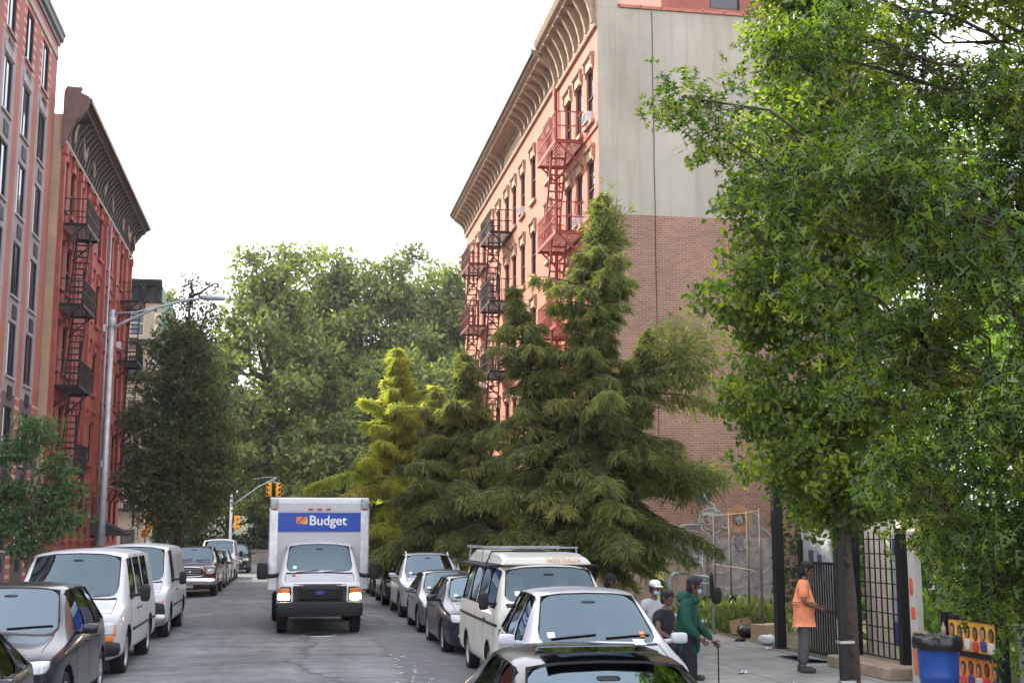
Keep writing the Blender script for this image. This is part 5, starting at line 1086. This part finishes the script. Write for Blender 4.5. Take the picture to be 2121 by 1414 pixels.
# ------------------------------------------------------------------ street furniture
t = thing('street_lamp', 'grey steel street lamp with a long curved arm over the road on the left', 'street lamp', (-5.05, 36, .04))
MB().lathe([(.0, 0), (.2, 0), (.2, .25), (.15, .35), (.12, .5)], 16).tube([(0, 0, .4), (0, 0, 4), (0, 0, 8.45)], [.1, .08, .06], 14).build('pole', M['galv'], t)
q = MB(); q.tube([(0, 0, 7.9), (.4, 0, 8.15), (1.2, 0, 8.55), (2.0, 0, 8.8), (2.5, 0, 8.86)], [.045, .042, .038, .035, .03], 8); q.tube([(0, 0, 8.35), (.6, 0, 8.4), (1.3, 0, 8.58)], .022, 6); q.superell((0, 0, 8.1), (.1, .1, .16), .6, 10, 6); q.build('arm', M['galv'], t)
q = MB(); q.superell((2.72, 0, 8.87), (.36, .13, .06), .5, 16, 8); h_ = q.build('lamp_head', M['galv'], t); q = MB(); q.superell((2.78, 0, 8.83), (.2, .09, .035), .7, 12, 6); q.build('lamp_lens', M['lamp'], h_)
def sig_head(faces=1):
    q = MB(); q.superell((0, 0, .5), (.17, .1, .5), .12, 16, 10)
    for k in range(3):
        z = .83 - .33 * k
        n = 10; q.add([(.13 * math.cos(a), y, z + .13 * math.sin(a)) for y in (-.1, -.34) for a in np.linspace(-.25, PI + .25, n)] , [(i, i + 1, n + i + 1, n + i) for i in range(n - 1)], 0, True)
    h = q.mesh('signal_head', [M['yellow']]); q = MB()
    for k in range(3): q.superell((0, -.11, .83 - .33 * k), (.11, .02, .11), 1, 12, 6)
    return h, q.mesh('signal_lens', [M['black']])
SH, SL = sig_head()
def head(root, loc, rz): o = link('signal_head', SH, root, loc, rz); link('signal_lens', SL, o); return o
t = thing('traffic_signal', 'traffic signal pole whose long arm holds a pair of yellow heads over the avenue', 'traffic signal', (-4.15, 92, -.02))
q = MB(); q.tube([(0, 0, 0), (0, 0, 2.5), (0, 0, 5.2)], [.14, .11, .09], 12); q.lathe([(0, 0), (.25, 0), (.22, .5), (.14, .6)], 14); q.build('pole', plain('pole_white', (.55, .56, .58), .5), t)
q = MB(); q.tube([(0, 0, 4.3), (.6, 0, 4.7), (1.8, 0, 5.6), (3.1, 0, 6.3)], .05, 8); q.tube([(1.4, 0, 6.15), (2.2, 0, 6.3), (3.1, 0, 6.32)], .025, 6); q.bar((3.02, 0, 6.33), (2.92, 0, 5.95), .06); q.tube([(2.6, 0, 5.9), (2.92, 0, 5.98), (3.25, 0, 5.9)], .04, 6); q.build('arm', M['galv'], t)
head(t, (2.6, 0, 4.95), R(-28)); head(t, (3.25, 0, 4.95), R(28)); head(t, (.4, -.1, 2.6), R(60)); 
t = thing('traffic_signal', 'pair of yellow signal heads on a pole at the corner of the left red tenement', 'traffic signal', (-7.7, 71.0, .04))
q = MB(); q.tube([(0, 0, 0), (0, 0, 3.9)], .07, 10); q.tube([(0, 0, 3.3), (.7, 0, 3.3)], .035, 6); q.build('pole', M['galv'], t)
head(t, (.25, -.05, 2.55), R(-60)); head(t, (.75, -.05, 2.5), R(40))
q = MB(); q.superell((.0, -.1, 2.3), (.2, .1, .2), .2, 10, 6); q.build('walk_signal', M['yellow'], t)

# black gate, grid fence, panels
t = thing('gate_post', 'tall square black steel post at the garden lot corner, left of the man in orange', 'post', (9.72, 24.4, .04))
MB().box(-.09, .09, -.09, .09, 0, 3.6).box(-.13, .13, -.13, .13, 0, .02).build('post', M['black'], t); MB().box(-.11, .11, -.11, .11, 3.6, 3.65).build('cap', M['black'], t)
t = thing('steel_gate', 'black barred steel gate behind the man in orange and the oak trunk', 'gate', (9.72, 24.1, .04))
for y in (-3.0, -.85): MB().box(-.04, .04, y - .04, y + .04, 0, 2.15).build('post', M['black'], t)
q = MB()
for y in np.arange(-2.9, -.9, .11): q.box(-.012, .012, y - .012, y + .012, .08, 1.72)
q.build('bars', M['black'], t); q = MB()
for z in (.08, .85, 1.72): q.box(-.02, .02, -2.96, -.89, z - .025, z + .025)
q.build('rail', M['black'], t)
t = thing('grid_fence', 'black welded grid fence panel on the kerb block right of the oak trunk', 'fence', (9.72, 20.9, .04))
for y in (0, -1.75): MB().box(-.07, .07, y - .07, y + .07, 0, 2.35).build('post', M['black'], t)
q = MB()
for y in np.arange(-1.6, -.1, .2): q.box(-.01, .01, y - .01, y + .01, .25, 2.3)
for z in np.arange(.25, 2.35, .24): q.box(-.012, .012, -1.7, -.05, z - .01, z + .01)
q.build('grid', M['black'], t)
t = thing('kerb_block', 'tan concrete footing block under the grid fence', 'block', (9.45, 19.9, .04)); q = MB(); q.box(-.25, .5, -1.2, 1.1, 0, .2); o = q.build('block', plain('tan_stone', (.3, .23, .17), .85, 0, .25, 5), t); b2 = o.modifiers.new('b', 'BEVEL'); b2.width = .02
t = thing('painted_board', 'pale board with a tall grey blue bottle shape, behind the grid fence', 'sign', (10.0, 20.1, .04))
q = MB(); q.box(0, .03, -1.0, .95, .1, 2.5); q.build('board', M['cream'], t)
q = MB(); q.superell((-.01, -.2, 1.2), (.012, .17, .75), .25, 10, 10, 0); q.superell((-.02, -.2, 2.05), (.012, .07, .14), .6, 8, 8, 1); q.superell((-.02, -.2, .62), (.012, .15, .2), .4, 8, 8, 1); q.build('painted_shape', [plain('pale_blue', (.3, .35, .38), .7, 0, .3, 6), plain('ink_blue', (.03, .05, .16), .6)], t)
t = thing('painted_board', 'grey board with small pictures and green marks, left of the man in orange', 'sign', (10.15, 23.0, .04))
q = MB(); q.box(0, .03, -.2, 1.2, .1, 2.35); q.build('board', plain('board_grey', (.3, .31, .31), .8, 0, .2, 4), t)
q = MB()
for (y, z, a, b) in ((.75, 1.75, .12, .2), (.35, 1.7, .1, .16), (.9, 1.2, .08, .08)): q.box(-.006, -.001, y - a, y + a, z - b, z + b, 0)
ribbon_pts = [(0, .75 + .12 * math.cos(a), .95 + .3 * math.sin(a)) for a in np.linspace(.5, 5.5, 14)]; q.tube([(p[0] - .01, p[1], p[2]) for p in ribbon_pts], .02, 5, 1); q.build('pictures', [plain('ink', (.05, .06, .1), .7), plain('green_mark', (.03, .3, .16), .7)], t)
# white gate pier, low brick step
t = thing('painted_pier', 'narrow white pier with red painted shapes beside the blue barrel', 'pier', (9.62, 18.45, .04))
q = MB(); q.box(-.1, .0, -.12, .1, 0, 2.3); q.build('pier', plain('pier_white', (.42, .4, .37), .8, 0, .15, 4), t)
for (y, z, a, b, k) in ((-.02, 1.05, .07, .1, 0), (.02, 1.45, .06, .14, 0), (-.02, .45, .08, .34, 1)): MB().superell((-.1, y, z), (.012, a, b), .7, 8, 8).build('painted_shape', plain('red_paint', ((.6, .08, .04), (.55, .17, .06))[k], .6), t)
# portrait boards in a black frame: invented faces
t = thing('portrait_board', 'black framed boards painted with rows of faces on orange, right of the blue barrel', 'sign', (9.62, 16.9, .04))
for y in (-.75, .72): MB().box(-.06, .06, y - .07, y + .07, 0, 1.12).build('post', M['black'], t)
q = MB()
for z in (.08, .56, 1.06): q.box(-.04, .04, -.68, .65, z - .035, z + .035)
q.build('rail', M['black'], t)
q = MB(); q.box(-.01, .02, -.68, .65, .12, .52, 0); q.box(-.01, .02, -.68, .65, .6, 1.02, 1)
cl_ = [plain('bg_orange', (.75, .22, .03), .6, 0, .3, 3), plain('bg_amber', (.8, .38, .05), .6, 0, .4, 3), plain('face_a', (.45, .22, .13), .6), plain('face_b', (.18, .08, .05), .6), plain('hair', (.02, .015, .015), .6), plain('cloth_blue', (.04, .05, .25), .6), plain('cloth_white', (.6, .58, .6), .6), plain('cloth_red', (.5, .05, .05), .6)]
for r_, z in enumerate((.3, .8)):
    for k in range(6):
        y = -.55 + k * .21 + .05 * r_; zz = z + .02 * (k % 2)
        q.superell((-.014, y, zz + .06), (.008, .07, .1), .9, 8, 8, 4); q.superell((-.02, y, zz + .04), (.008, .045, .07), .9, 8, 8, 2 + (k + r_) % 2); q.superell((-.016, y, zz - .12), (.01, .085, .08), .6, 8, 8, 5 + (k * 2 + r_) % 3)
        for s in (-1, 1): q.superell((-.028, y + s * .018, zz + .055), (.003, .008, .006), 1, 6, 4, 4)
        q.superell((-.028, y, zz + .005), (.003, .015, .005), 1, 6, 4, 7)
q.build('painting', cl_, t)
t = thing('fence_panel', 'grey steel sheet fence at the far lower right', 'fence', (9.7, 15.3, .04)); q = MB(); q.box(0, .03, -1.6, .6, 0, 1.05); q.build('sheet', plain('sheet_grey', (.16, .16, .17), .6, 0, .2, 3), t); q = MB(); q.box(-.04, .0, -.06, .06, 0, 1.3); q.bar((-.03, -.5, .1), (-.03, .5, 1.0), .05); q.build('post', M['black'], t)
t = thing('trash_barrel', 'blue plastic trash barrel lined with a black bag at the lower right', 'trash can', (8.75, 16.3, .045))
q = MB(); q.lathe([(0, 0), (.2, 0), (.235, .05), (.25, .3), (.268, .32), (.268, .36), (.262, .38), (.28, .7), (.295, .72), (.295, .76), (.285, .78), (.29, .84), (.27, .84), (.25, .1)], 32); q.build('barrel', plain('blue_plastic', (.015, .07, .33), .4, 0, .12, 4), t)
q = MB(); n = 40; rings = []
for j, (r_, z) in enumerate(((.24, .7), (.26, .86), (.3, .89), (.325, .84), (.33, .76), (.32, .7))):
    rings.append([(r_ * (1 + .05 * rnd.random()) * math.cos(2 * PI * i / n), r_ * (1 + .07 * rnd.random()) * math.sin(2 * PI * i / n), z + rnd.uniform(-.025, .03)) for i in range(n)])
q.add([p for r_ in rings for p in r_], [(j * n + i, j * n + (i + 1) % n, (j + 1) * n + (i + 1) % n, (j + 1) * n + i) for j in range(5) for i in range(n)], 0, True); q.superell((0, 0, .8), (.24, .24, .08), .9, 14, 8, 0)
q.build('bag', plain('black_bag', (.012, .012, .014), .25), t)
q = MB(); q.lathe([(0, 0), (.03, 0), (.03, .13), (.012, .17), (.012, .2), (0, .2)], 10, (.08, -.03, .86)); o = tag(q.build('bottle', plain('bottle', (.35, .3, .28), .3), None, (8.75, 16.3, .045)), 'pale bottle sticking out of the black bag in the blue barrel', 'bottle')
t = thing('tree_guard', 'thin black steel stake beside the upright oak trunk', 'stake', (6.38, 14.1, .04)); q = MB(); q.box(-.04, .04, -.04, .04, 0, 2.1); q.build('stake', M['iron'], t); q = MB(); [q.box(-.06, .12, -.06, .06, z, z + .03) for z in (1.0, .55)]; q.build('strap', M['steel'], t)
# wire fence, rail, planks at the lot edge
t = thing('chain_link_fence', 'rusty wire fence posts running along the weeds before the graffiti wall', 'fence', (0, 0, 0))
pts = [(12.3, 36.6), (11.75, 34.2), (11.35, 31.8), (10.95, 29.4), (10.2, 26.6)]
mrust = plain('rusty_post', (.16, .125, .09), .8, 0, .35, 6)
for x, y in pts[1:]: MB().tube([(x, y, 0), (x, y, 2.85)], .03, 8).build('post', mrust, t)
q = MB()
for z in (.25, 1.45, 2.8): q.tube([(x, y, z) for x, y in pts], .014, 6)
q.build('rail', mrust, t)
q = MB()
for (a, b) in zip(pts[:-1], pts[1:]):
    for k in range(12): 
        f = k / 12; x, y = a[0] + (b[0] - a[0]) * f, a[1] + (b[1] - a[1]) * f; q.bar((x, y, .25), (x, y, 2.8), .004)
q.build('wire', mrust, t)
t = thing('plank_fence', 'weathered plank fence standing behind the group of people', 'fence', (0, 0, 0))
q = MB(); x = 7.4; 
mpl = plain('plank', (.3, .22, .17), .85, 0, .3, 3)
while x < 11.4: w_ = rnd.uniform(.14, .22); q.box(x, x + w_ - .012, 34.0 + rnd.uniform(0, .015), 34.03, .04, 1.5 + rnd.uniform(-.04, .04)); x += w_
q.build('planks', mpl, t)
for x in (7.5, 8.7, 9.9, 11.3): MB().box(x, x + .08, 33.9, 33.985, .04, 1.65).build('post', M['galv'], t)
t = thing('pipe_barrier', 'bent pale green pipe barrier behind the woman in the green hoodie', 'barrier', (0, 0, 0))
MB().tube([(8.55, 28, .04), (8.55, 28, 1.32), (8.65, 28, 1.42), (9.4, 28, 1.34), (9.52, 28, 1.28), (9.56, 28, 1.15), (9.56, 28, .04)], .035, 10).build('pipe', plain('pipe_green', (.3, .42, .38), .5), t)
q = MB(); q.superell((9.6, 27.9, .92), (.12, .1, .2), .7, 12, 10); q.superell((9.5, 27.9, 1.15), (.05, .06, .3), .8, 10, 8); tag(q.build('hanging_bag', plain('bag_black', (.015, .016, .018), .6)), 'black bag hanging from the end of the pale green pipe barrier', 'bag')
t = thing('sunlit_strip_board', 'yellow board painted as a sunlit strip of weeds and wall, behind the people', 'post', (8.95, 30.2, .04)); MB().box(-.1, .1, -.05, .05, 0, 1.3).box(-.12, .12, -.07, .07, 1.3, 1.34).build('post', plain('sunlit_yellow', (.65, .56, .18), .8, 0, .2, 8), t)  # sunlight on weeds and wall put into the board's yellow colour
q = MB(); q.lathe([(.14, -.012), (.17, -.02), (.19, 0), (.17, .02), (.14, .012)], 20, (0, 0, 0), 'Y')
for k, (x, y, z, lab) in enumerate(((11.3, 33.2, .35, 'left of two small black hoops in the weeds'), (11.1, 31.0, .42, 'right of two small black hoops in the weeds'))):
    o = q.build('hoop', M['black'], None, (x, y, z)) ; o.scale = (.7, 1, 1.9); tag(o, lab, 'hoop')
# litter
def card(lab, x, y, rot, m, sx=.35, sy=.25):
    q = MB(); q.add([(-sx, -sy, 0), (sx, -sy, .02), (sx, sy, 0), (-sx, sy, .03), (-sx, sy + .05, .3), (sx * .8, sy + .15, .38)], [(0, 1, 2, 3), (3, 2, 5, 4)]); o = q.build('cardboard', m, None, (x, y, .05), rot); sl_ = o.modifiers.new('s', 'SOLIDIFY'); sl_.thickness = .012; return tag(o, lab, 'cardboard')
m_cb = plain('cardboard', (.36, .22, .13), .85, 0, .15, 4)
card('folded brown cardboard sheet leaning in the weeds by the black post', 10.35, 27.6, .4, m_cb, .4, .3)
q = MB(); q.box(-.35, .35, -.22, .22, 0, .32); o = q.build('cardboard_box', plain('carton', (.4, .28, .19), .85), None, (10.3, 26.5, .045), .5); tag(o, 'tan cardboard box just left of the tall black post', 'box')
def scrap(name, lab, cat, x, y, m, s=(.16, .12, .07), e=.9):
    q = MB(); q.superell((0, 0, s[2]), s, e, 12, 8); me = q.mesh(name, [m])
    for v in me.vertices: v.co += Vector([rnd.gauss(0, .014) for _ in range(3)]); v.co.z = max(.002, v.co.z)
    return tag(link(name, me, None, (x, y, .047), rnd.uniform(0, 3)), lab, cat)
m_wp = plain('white_litter', (.6, .62, .64), .6); m_bp = plain('blue_litter', (.2, .32, .5), .5)
scrap('garbage_bag', 'small black garbage bag on the pavement edge by the cardboard', 'bag', 9.95, 27.0, plain('bag_b', (.012, .012, .014), .3), (.2, .2, .14))
scrap('plastic_bag', 'white plastic bag beside the tall black post', 'bag', 9.75, 25.2, m_wp, (.18, .14, .1)); scrap('plastic_bag', 'pale blue plastic bag on the pavement near the weeds', 'bag', 10.2, 30.6, m_bp, (.17, .12, .07)); scrap('plastic_bag', 'white plastic bag left of the blue one near the weeds', 'bag', 10.2, 33.2, m_wp, (.2, .1, .07))
scrap('paper_scrap', 'crumpled white paper lying alone on the near pavement', 'litter', 7.35, 20.1, m_wp, (.09, .06, .015)); scrap('paper_scrap', 'small pale scrap at the foot of the tall black post', 'litter', 9.35, 24.1, m_wp, (.1, .06, .02)); scrap('dark_rag', 'dark crumpled rag just in front of the white plastic bag', 'litter', 9.5, 26.1, M['trim'], (.13, .1, .03)); scrap('paper_scrap', 'tiny white scrap at the near edge of the pavement below the oak', 'litter', 7.6, 18.6, m_wp, (.06, .04, .01))
t = thing('steel_ramp', 'grey steel ramp plate lying at the foot of the black gate', 'ramp', (9.35, 22.2, .045), R(90)); q = MB(); q.prism([(-.3, 0), (.35, .12), (.35, .09), (-.3, -.0)], -.7, .7, 'X'); q.build('plate', M['galv'], t)

# ------------------------------------------------------------------ people (local: facing -y)
def skin(name, V, E, rad, sub=2):
    me = bpy.data.meshes.new(name); bm = bmesh.new(); ly = bm.verts.layers.skin.verify(); vs = [bm.verts.new(v) for v in V]
    for a, b in E: bm.edges.new((vs[a], vs[b]))
    pass
    for i, v in enumerate(vs): r_ = rad[i]; v[ly].radius = r_ if isinstance(r_, tuple) else (r_, r_); v[ly].use_root = i == 0
    bm.to_mesh(me); bm.free(); o = link(name, me); m = o.modifiers.new('s', 'SKIN'); m.use_smooth_shade = True; m2 = o.modifiers.new('u', 'SUBSURF'); m2.levels = m2.render_levels = sub
    r_ = ev(o, name); bpy.data.objects.remove(o); return r_
def me_to(mb, me, mi=0): mb.add([tuple(v.co) for v in me.vertices], [tuple(p.vertices) for p in me.polygons], mi, True)
def hand(mb, wpos, d, pn, side_, curl=.5, s=1.0):
    """palm and five fingers; d: pointing direction, pn: palm normal"""
    d = Vector(d).normalized(); pn = Vector(pn); pn = (pn - d * pn.dot(d)).normalized(); a = d.cross(pn) * side_; w0 = Vector(wpos)
    me_to(mb, skin('h', [w0, w0 + d * .05 * s, w0 + d * .09 * s], [(0, 1), (1, 2)], [(.02 * s, .026 * s), (.017 * s, .04 * s), (.014 * s, .04 * s)], 1))
    for k, (o_, ln) in enumerate(((-.03, .07), (-.01, .08), (.01, .076), (.03, .06))):
        b = w0 + d * .08 * s + a * o_ * s; p = [b]; an = .15
        for q in range(3): an += curl * (.5 + .2 * q); p.append(p[-1] + (d * math.cos(an) + pn * math.sin(an)) * ln * s / 3)
        me_to(mb, skin('f', p, [(0, 1), (1, 2), (2, 3)], [.0095 * s, .009 * s, .0085 * s, .007 * s], 1))
    b = w0 + d * .03 * s - a * .03 * s; me_to(mb, skin('f', [b, b + (-a * .7 + d * .6) * .03 * s, b + (-a * .5 + d + pn * .5) * .055 * s], [(0, 1), (1, 2)], [.012 * s, .011 * s, .008 * s], 1))
def person(label, loc, rz, sc, J, cl, cap=None, hair=None, mask=None, turn=0, tilt=0, hood=False, skirt=None, belly=1.0):
    """J: joints dict; cl: dict shirt, trousers, shoes materials"""
    t = thing('person', label, 'person', loc, rz); t.scale = (sc,) * 3
    j = dict(pel=(0, 0, .95), sp=(0, 0, 1.12), ch=(0, 0, 1.32), nk=(0, 0, 1.5), hd=(0, -.01, 1.58), sl=(-.17, 0, 1.42), sr=(.17, 0, 1.42), el=(-.23, .02, 1.15), er=(.23, .02, 1.15), wl=(-.25, -.05, .9), wr=(.25, -.05, .9),
        hl=(-.09, 0, .92), hr=(.09, 0, .92), kl=(-.1, -.02, .5), kr=(.1, -.02, .5), al=(-.11, .03, .09), ar=(.11, .03, .09)); j.update(J)
    K = ['pel', 'sp', 'ch', 'nk', 'hd', 'sl', 'el', 'wl', 'sr', 'er', 'wr', 'hl', 'kl', 'al', 'hr', 'kr', 'ar']; I = {k: i for i, k in enumerate(K)}
    E = [(I[a], I[b]) for a, b in (('pel', 'sp'), ('sp', 'ch'), ('ch', 'nk'), ('nk', 'hd'), ('ch', 'sl'), ('sl', 'el'), ('el', 'wl'), ('ch', 'sr'), ('sr', 'er'), ('er', 'wr'), ('pel', 'hl'), ('hl', 'kl'), ('kl', 'al'), ('pel', 'hr'), ('hr', 'kr'), ('kr', 'ar'))]
    rad = dict(pel=(.13, .1), sp=(.13, .1), ch=(.14, .1), nk=.055, hd=.055, sl=.06, sr=.06, el=.042, er=.042, wl=.028, wr=.028, hl=.085, hr=.085, kl=.058, kr=.058, al=.042, ar=.042)
    b = MB(); me_to(b, skin('b', [j[k] for k in K], E, [rad[k] for k in K], 2))
    hd = Vector(j['hd']); Rm = Matrix.Rotation(turn, 4, 'Z') @ Matrix.Rotation(tilt, 4, 'X')
    def H(p): return hd + (Rm @ Vector(p))
    def hb(c, h, e=.9, nu=14, nv=10, mi=0, mbb=b):
        q = MB(); q.superell(c, h, e, nu, nv); mbb.add([tuple(H(v)) for v in q.v], q.f, mi, True)
    hb((0, 0, .12), (.078, .098, .115), .95, 20, 14); hb((0, -.035, .045), (.055, .06, .055), .9); hb((0, -.1, .085), (.013, .022, .026), .9, 10, 8)
    for s in (-1, 1): hb((s * .079, .005, .1), (.01, .02, .032), .9, 8, 6); hb((s * .03, -.09, .12), (.012, .008, .008), .9, 8, 6, 1); hb((s * .03, -.096, .12), (.005, .004, .006), .9, 6, 4, 2)
    hb((0, -.094, .045), (.026, .008, .009), .9, 10, 6, 3)
    for wn, en, s in (('wl', 'el', -1), ('wr', 'er', 1)):
        d = Vector(j[wn]) - Vector(j[en]); hand(b, j[wn], d, J.get('palm_' + wn, (-s, -.2, 0)), s, J.get('curl', .45))
    b.build('body', [M['skin'], M['white'], M['black'], plain('lips', (.16, .05, .04), .5)], t)
    def grow(name, ks, es, rr, m, sub=2): me = skin(name, [j[k] if isinstance(k, str) else k for k in ks], es, rr, sub); me.materials.append(m); return link(name, me, t)
    lerp = lambda a, b_, f: tuple(Vector(j[a]).lerp(Vector(j[b_]), f))
    sf = cl.get('sleeve', .55); B_ = belly
    hem = tuple(Vector(j['pel']) + Vector((0, 0, -.06 if not cl.get('long') else -.2)))
    ks = ['pel', 'sp', 'ch', 'nk', 'sl', lerp('sl', 'el', min(1, sf)), 'sr', lerp('sr', 'er', min(1, sf)), hem]
    es = [(0, 1), (1, 2), (2, 3), (2, 4), (4, 5), (2, 6), (6, 7), (0, 8)]; rr = [(.178 * B_, .15 * B_), (.175 * B_, .15 * B_), (.165, .13), .062, .085, .075, .085, .075, (.182 * B_, .155 * B_)]
    if sf > 1: 
        ks += [lerp('el', 'wl', .93), lerp('er', 'wr', .93)]; es += [(5, 9), (7, 10)]; rr += [.05, .05]
    grow('shirt', ks, es, rr, cl['shirt'])
    ks = ['pel', 'hl', 'kl', lerp('kl', 'al', .92), 'hr', 'kr', lerp('kr', 'ar', .92)]
    grow('trousers', ks, [(0, 1), (1, 2), (2, 3), (0, 4), (4, 5), (5, 6)], [(.14, .12), .105, .085, .072, .105, .085, .072], cl['trousers'])
    for a in ('al', 'ar'):
        x, y, z = j[a]; q = MB(); q.superell((x, y - .07, z - .045), (.05, .135, .045), .6, 14, 8); q.superell((x, y + .0, z - .0), (.045, .06, .05), .8, 12, 8); q.build('shoe', cl['shoes'], t)
    if hair: q = MB(); hb((0, .012, .138), (.087, .1, .112), .9, 18, 12, 0, q); hb((0, .05, .09), (.078, .06, .09), .9, 14, 10, 0, q); q.build('hair', hair, t)
    if cap:
        q = MB(); hb((0, .0, .175), (.092, .11, .072), .9, 18, 10, 0, q); hb((0, -.13, .155), (.07, .075, .01), .6, 14, 6, 1 if isinstance(cap, tuple) else 0, q); q.build('cap', list(cap) if isinstance(cap, tuple) else cap, t)
    if mask: q = MB(); hb((0, -.07, .045), (.05, .045, .04), .8, 14, 10, 0, q); q.build('face_mask', mask, t)
    if hood: q = MB(); c_ = Vector(j['nk']); q.superell((c_.x, c_.y + .08, c_.z + .02), (.14, .11, .09), .8, 16, 10); q.superell((c_.x, c_.y - .03, c_.z - .02), (.11, .1, .06), .8, 16, 10); q.build('hood', cl['shirt'], t)
    return t
def cloth(n, c): 
    return plain(n, c, .85, 0, .16, 9, .3, 0, .02)
m_or = cloth('orange_shirt', (.75, .26, .13)); m_gt = cloth('grey_trousers', (.085, .09, .09)); m_bs = plain('dark_shoe', (.04, .035, .03), .6); m_gh = cloth('green_hoodie', (.012, .075, .05)); m_dk = cloth('dark_cloth', (.02, .022, .028)); m_lt = cloth('pale_cloth', (.45, .47, .5)); m_tn = cloth('tan_cloth', (.5, .2, .14)); m_hair = plain('hair_black', (.012, .01, .01), .9)
person('heavy man in an orange short sleeved shirt and grey trousers facing the black gate', (8.43, 20.1, .045), R(68), 1.0, dict(kl=(-.09, -.01, .5), kr=(.09, .03, .5), al=(-.1, .04, .09), ar=(.1, .08, .09), el=(-.27, -.0, 1.14), er=(.26, -.05, 1.14), wl=(-.2, -.24, 1.05), wr=(.16, -.27, 1.06), nk=(0, -.02, 1.5), hd=(0, -.05, 1.57)), dict(shirt=m_or, trousers=m_gt, shoes=m_bs, sleeve=.8, long=True), M['trim'], m_hair, None, 0, .15, False, None, 1.22)
person('person in a green hoodie, navy cap and face mask leaning on a cane', (5.15, 16.1, .045), R(62), .95, dict(el=(-.24, -.02, 1.14), er=(.24, -.06, 1.15), wl=(-.22, -.2, .98), wr=(.2, -.3, .92), sp=(0, .03, 1.12), ch=(0, .02, 1.32), nk=(0, -.04, 1.49), hd=(0, -.08, 1.56)), dict(shirt=m_gh, trousers=m_dk, shoes=m_bs, sleeve=1.1, long=True), (plain('navy', (.012, .014, .03), .7), plain('brim', (.2, .22, .28), .6)), m_hair, plain('mask_blue', (.3, .5, .62), .7), .1, .1, True, None, 1.05)
q = MB(); q.tube([(0, 0, 0), (0, 0, .82), (-.02, .02, .86), (-.08, .03, .87)], .01, 6); tag(q.build('cane', M['iron'], None, (5.5, 15.96, .045)), 'thin dark walking cane held by the woman in the green hoodie', 'cane')
SIT = dict(pel=(0, .1, .5), sp=(0, .12, .68), ch=(0, .1, .9), nk=(0, .06, 1.07), hd=(0, .04, 1.14), sl=(-.17, .09, .99), sr=(.17, .09, .99), el=(-.24, .04, .74), er=(.24, .04, .74), wl=(-.16, -.18, .62), wr=(.16, -.18, .62), hl=(-.09, .08, .48), hr=(.09, .08, .48), kl=(-.12, -.34, .5), kr=(.12, -.34, .5), al=(-.12, -.36, .09), ar=(.12, -.36, .09))
def chair(lab, loc, rz):
    t = thing('folding_chair', lab, 'chair', loc, rz, 'chairs of the people sitting by the kerb')
    MB().bbox(-.22, .22, -.2, .24, .37, .4, .01).build('seat', M['iron'], t); q = MB(); q.bbox(-.22, .22, .28, .31, .6, .85, .01); q.build('backrest', M['iron'], t)
    for s in (-1, 1):
        MB().tube([(s * .22, -.22, 0), (s * .22, .3, .85)], .012, 6).build('leg', M['steel'], t); MB().tube([(s * .2, .3, 0), (s * .2, -.15, .4)], .012, 6).build('leg', M['steel'], t)
for (lab, x, y, rz, sc, shirt, cap, hair, mask, tn) in (
    ('bareheaded man with short dark hair sitting just beyond the camper van', 5.76, 22.4, R(70), 1.12, m_tn, None, m_hair, None, .3),
    ('person in a white cap with a pulled down face mask sitting behind the white crossover', 6.3, 21.5, R(10), 1.06, m_lt, M['white'], m_hair, plain('mask_b', (.35, .55, .65), .7), 0),
    ('person in a black cap sitting with lowered head just left of the green hoodie', 5.95, 19.6, R(40), 1.0, m_dk, M['trim'], m_hair, None, 0)):
    person(lab, (x, y, .045), rz, sc, dict(SIT), dict(shirt=shirt, trousers=m_dk, shoes=m_bs, sleeve=.6), cap, hair, mask, tn, .12)
    chair('dark folding chair under the ' + lab.split(' sitting')[0], (x, y, .045), rz)

# ------------------------------------------------------------------ air
mb = MB(); mb.box(-140, 140, -40, 200, -3.5, 34); hzm = bpy.data.materials.new('haze'); hzm.use_nodes = True; ht = hzm.node_tree; ht.nodes.clear()
ho = node(ht, 'OutputMaterial'); hv = node(ht, 'VolumePrincipled'); hv.inputs['Color'].default_value = (.93, .95, 1, 1); hv.inputs['Density'].default_value = .00026; hv.inputs['Anisotropy'].default_value = .3
lk(ht, hv.outputs[0], ho.inputs['Volume']); tag(mb.build('haze', hzm), 'thin pale summer haze filling the air above the street', 'haze', None, 'stuff')
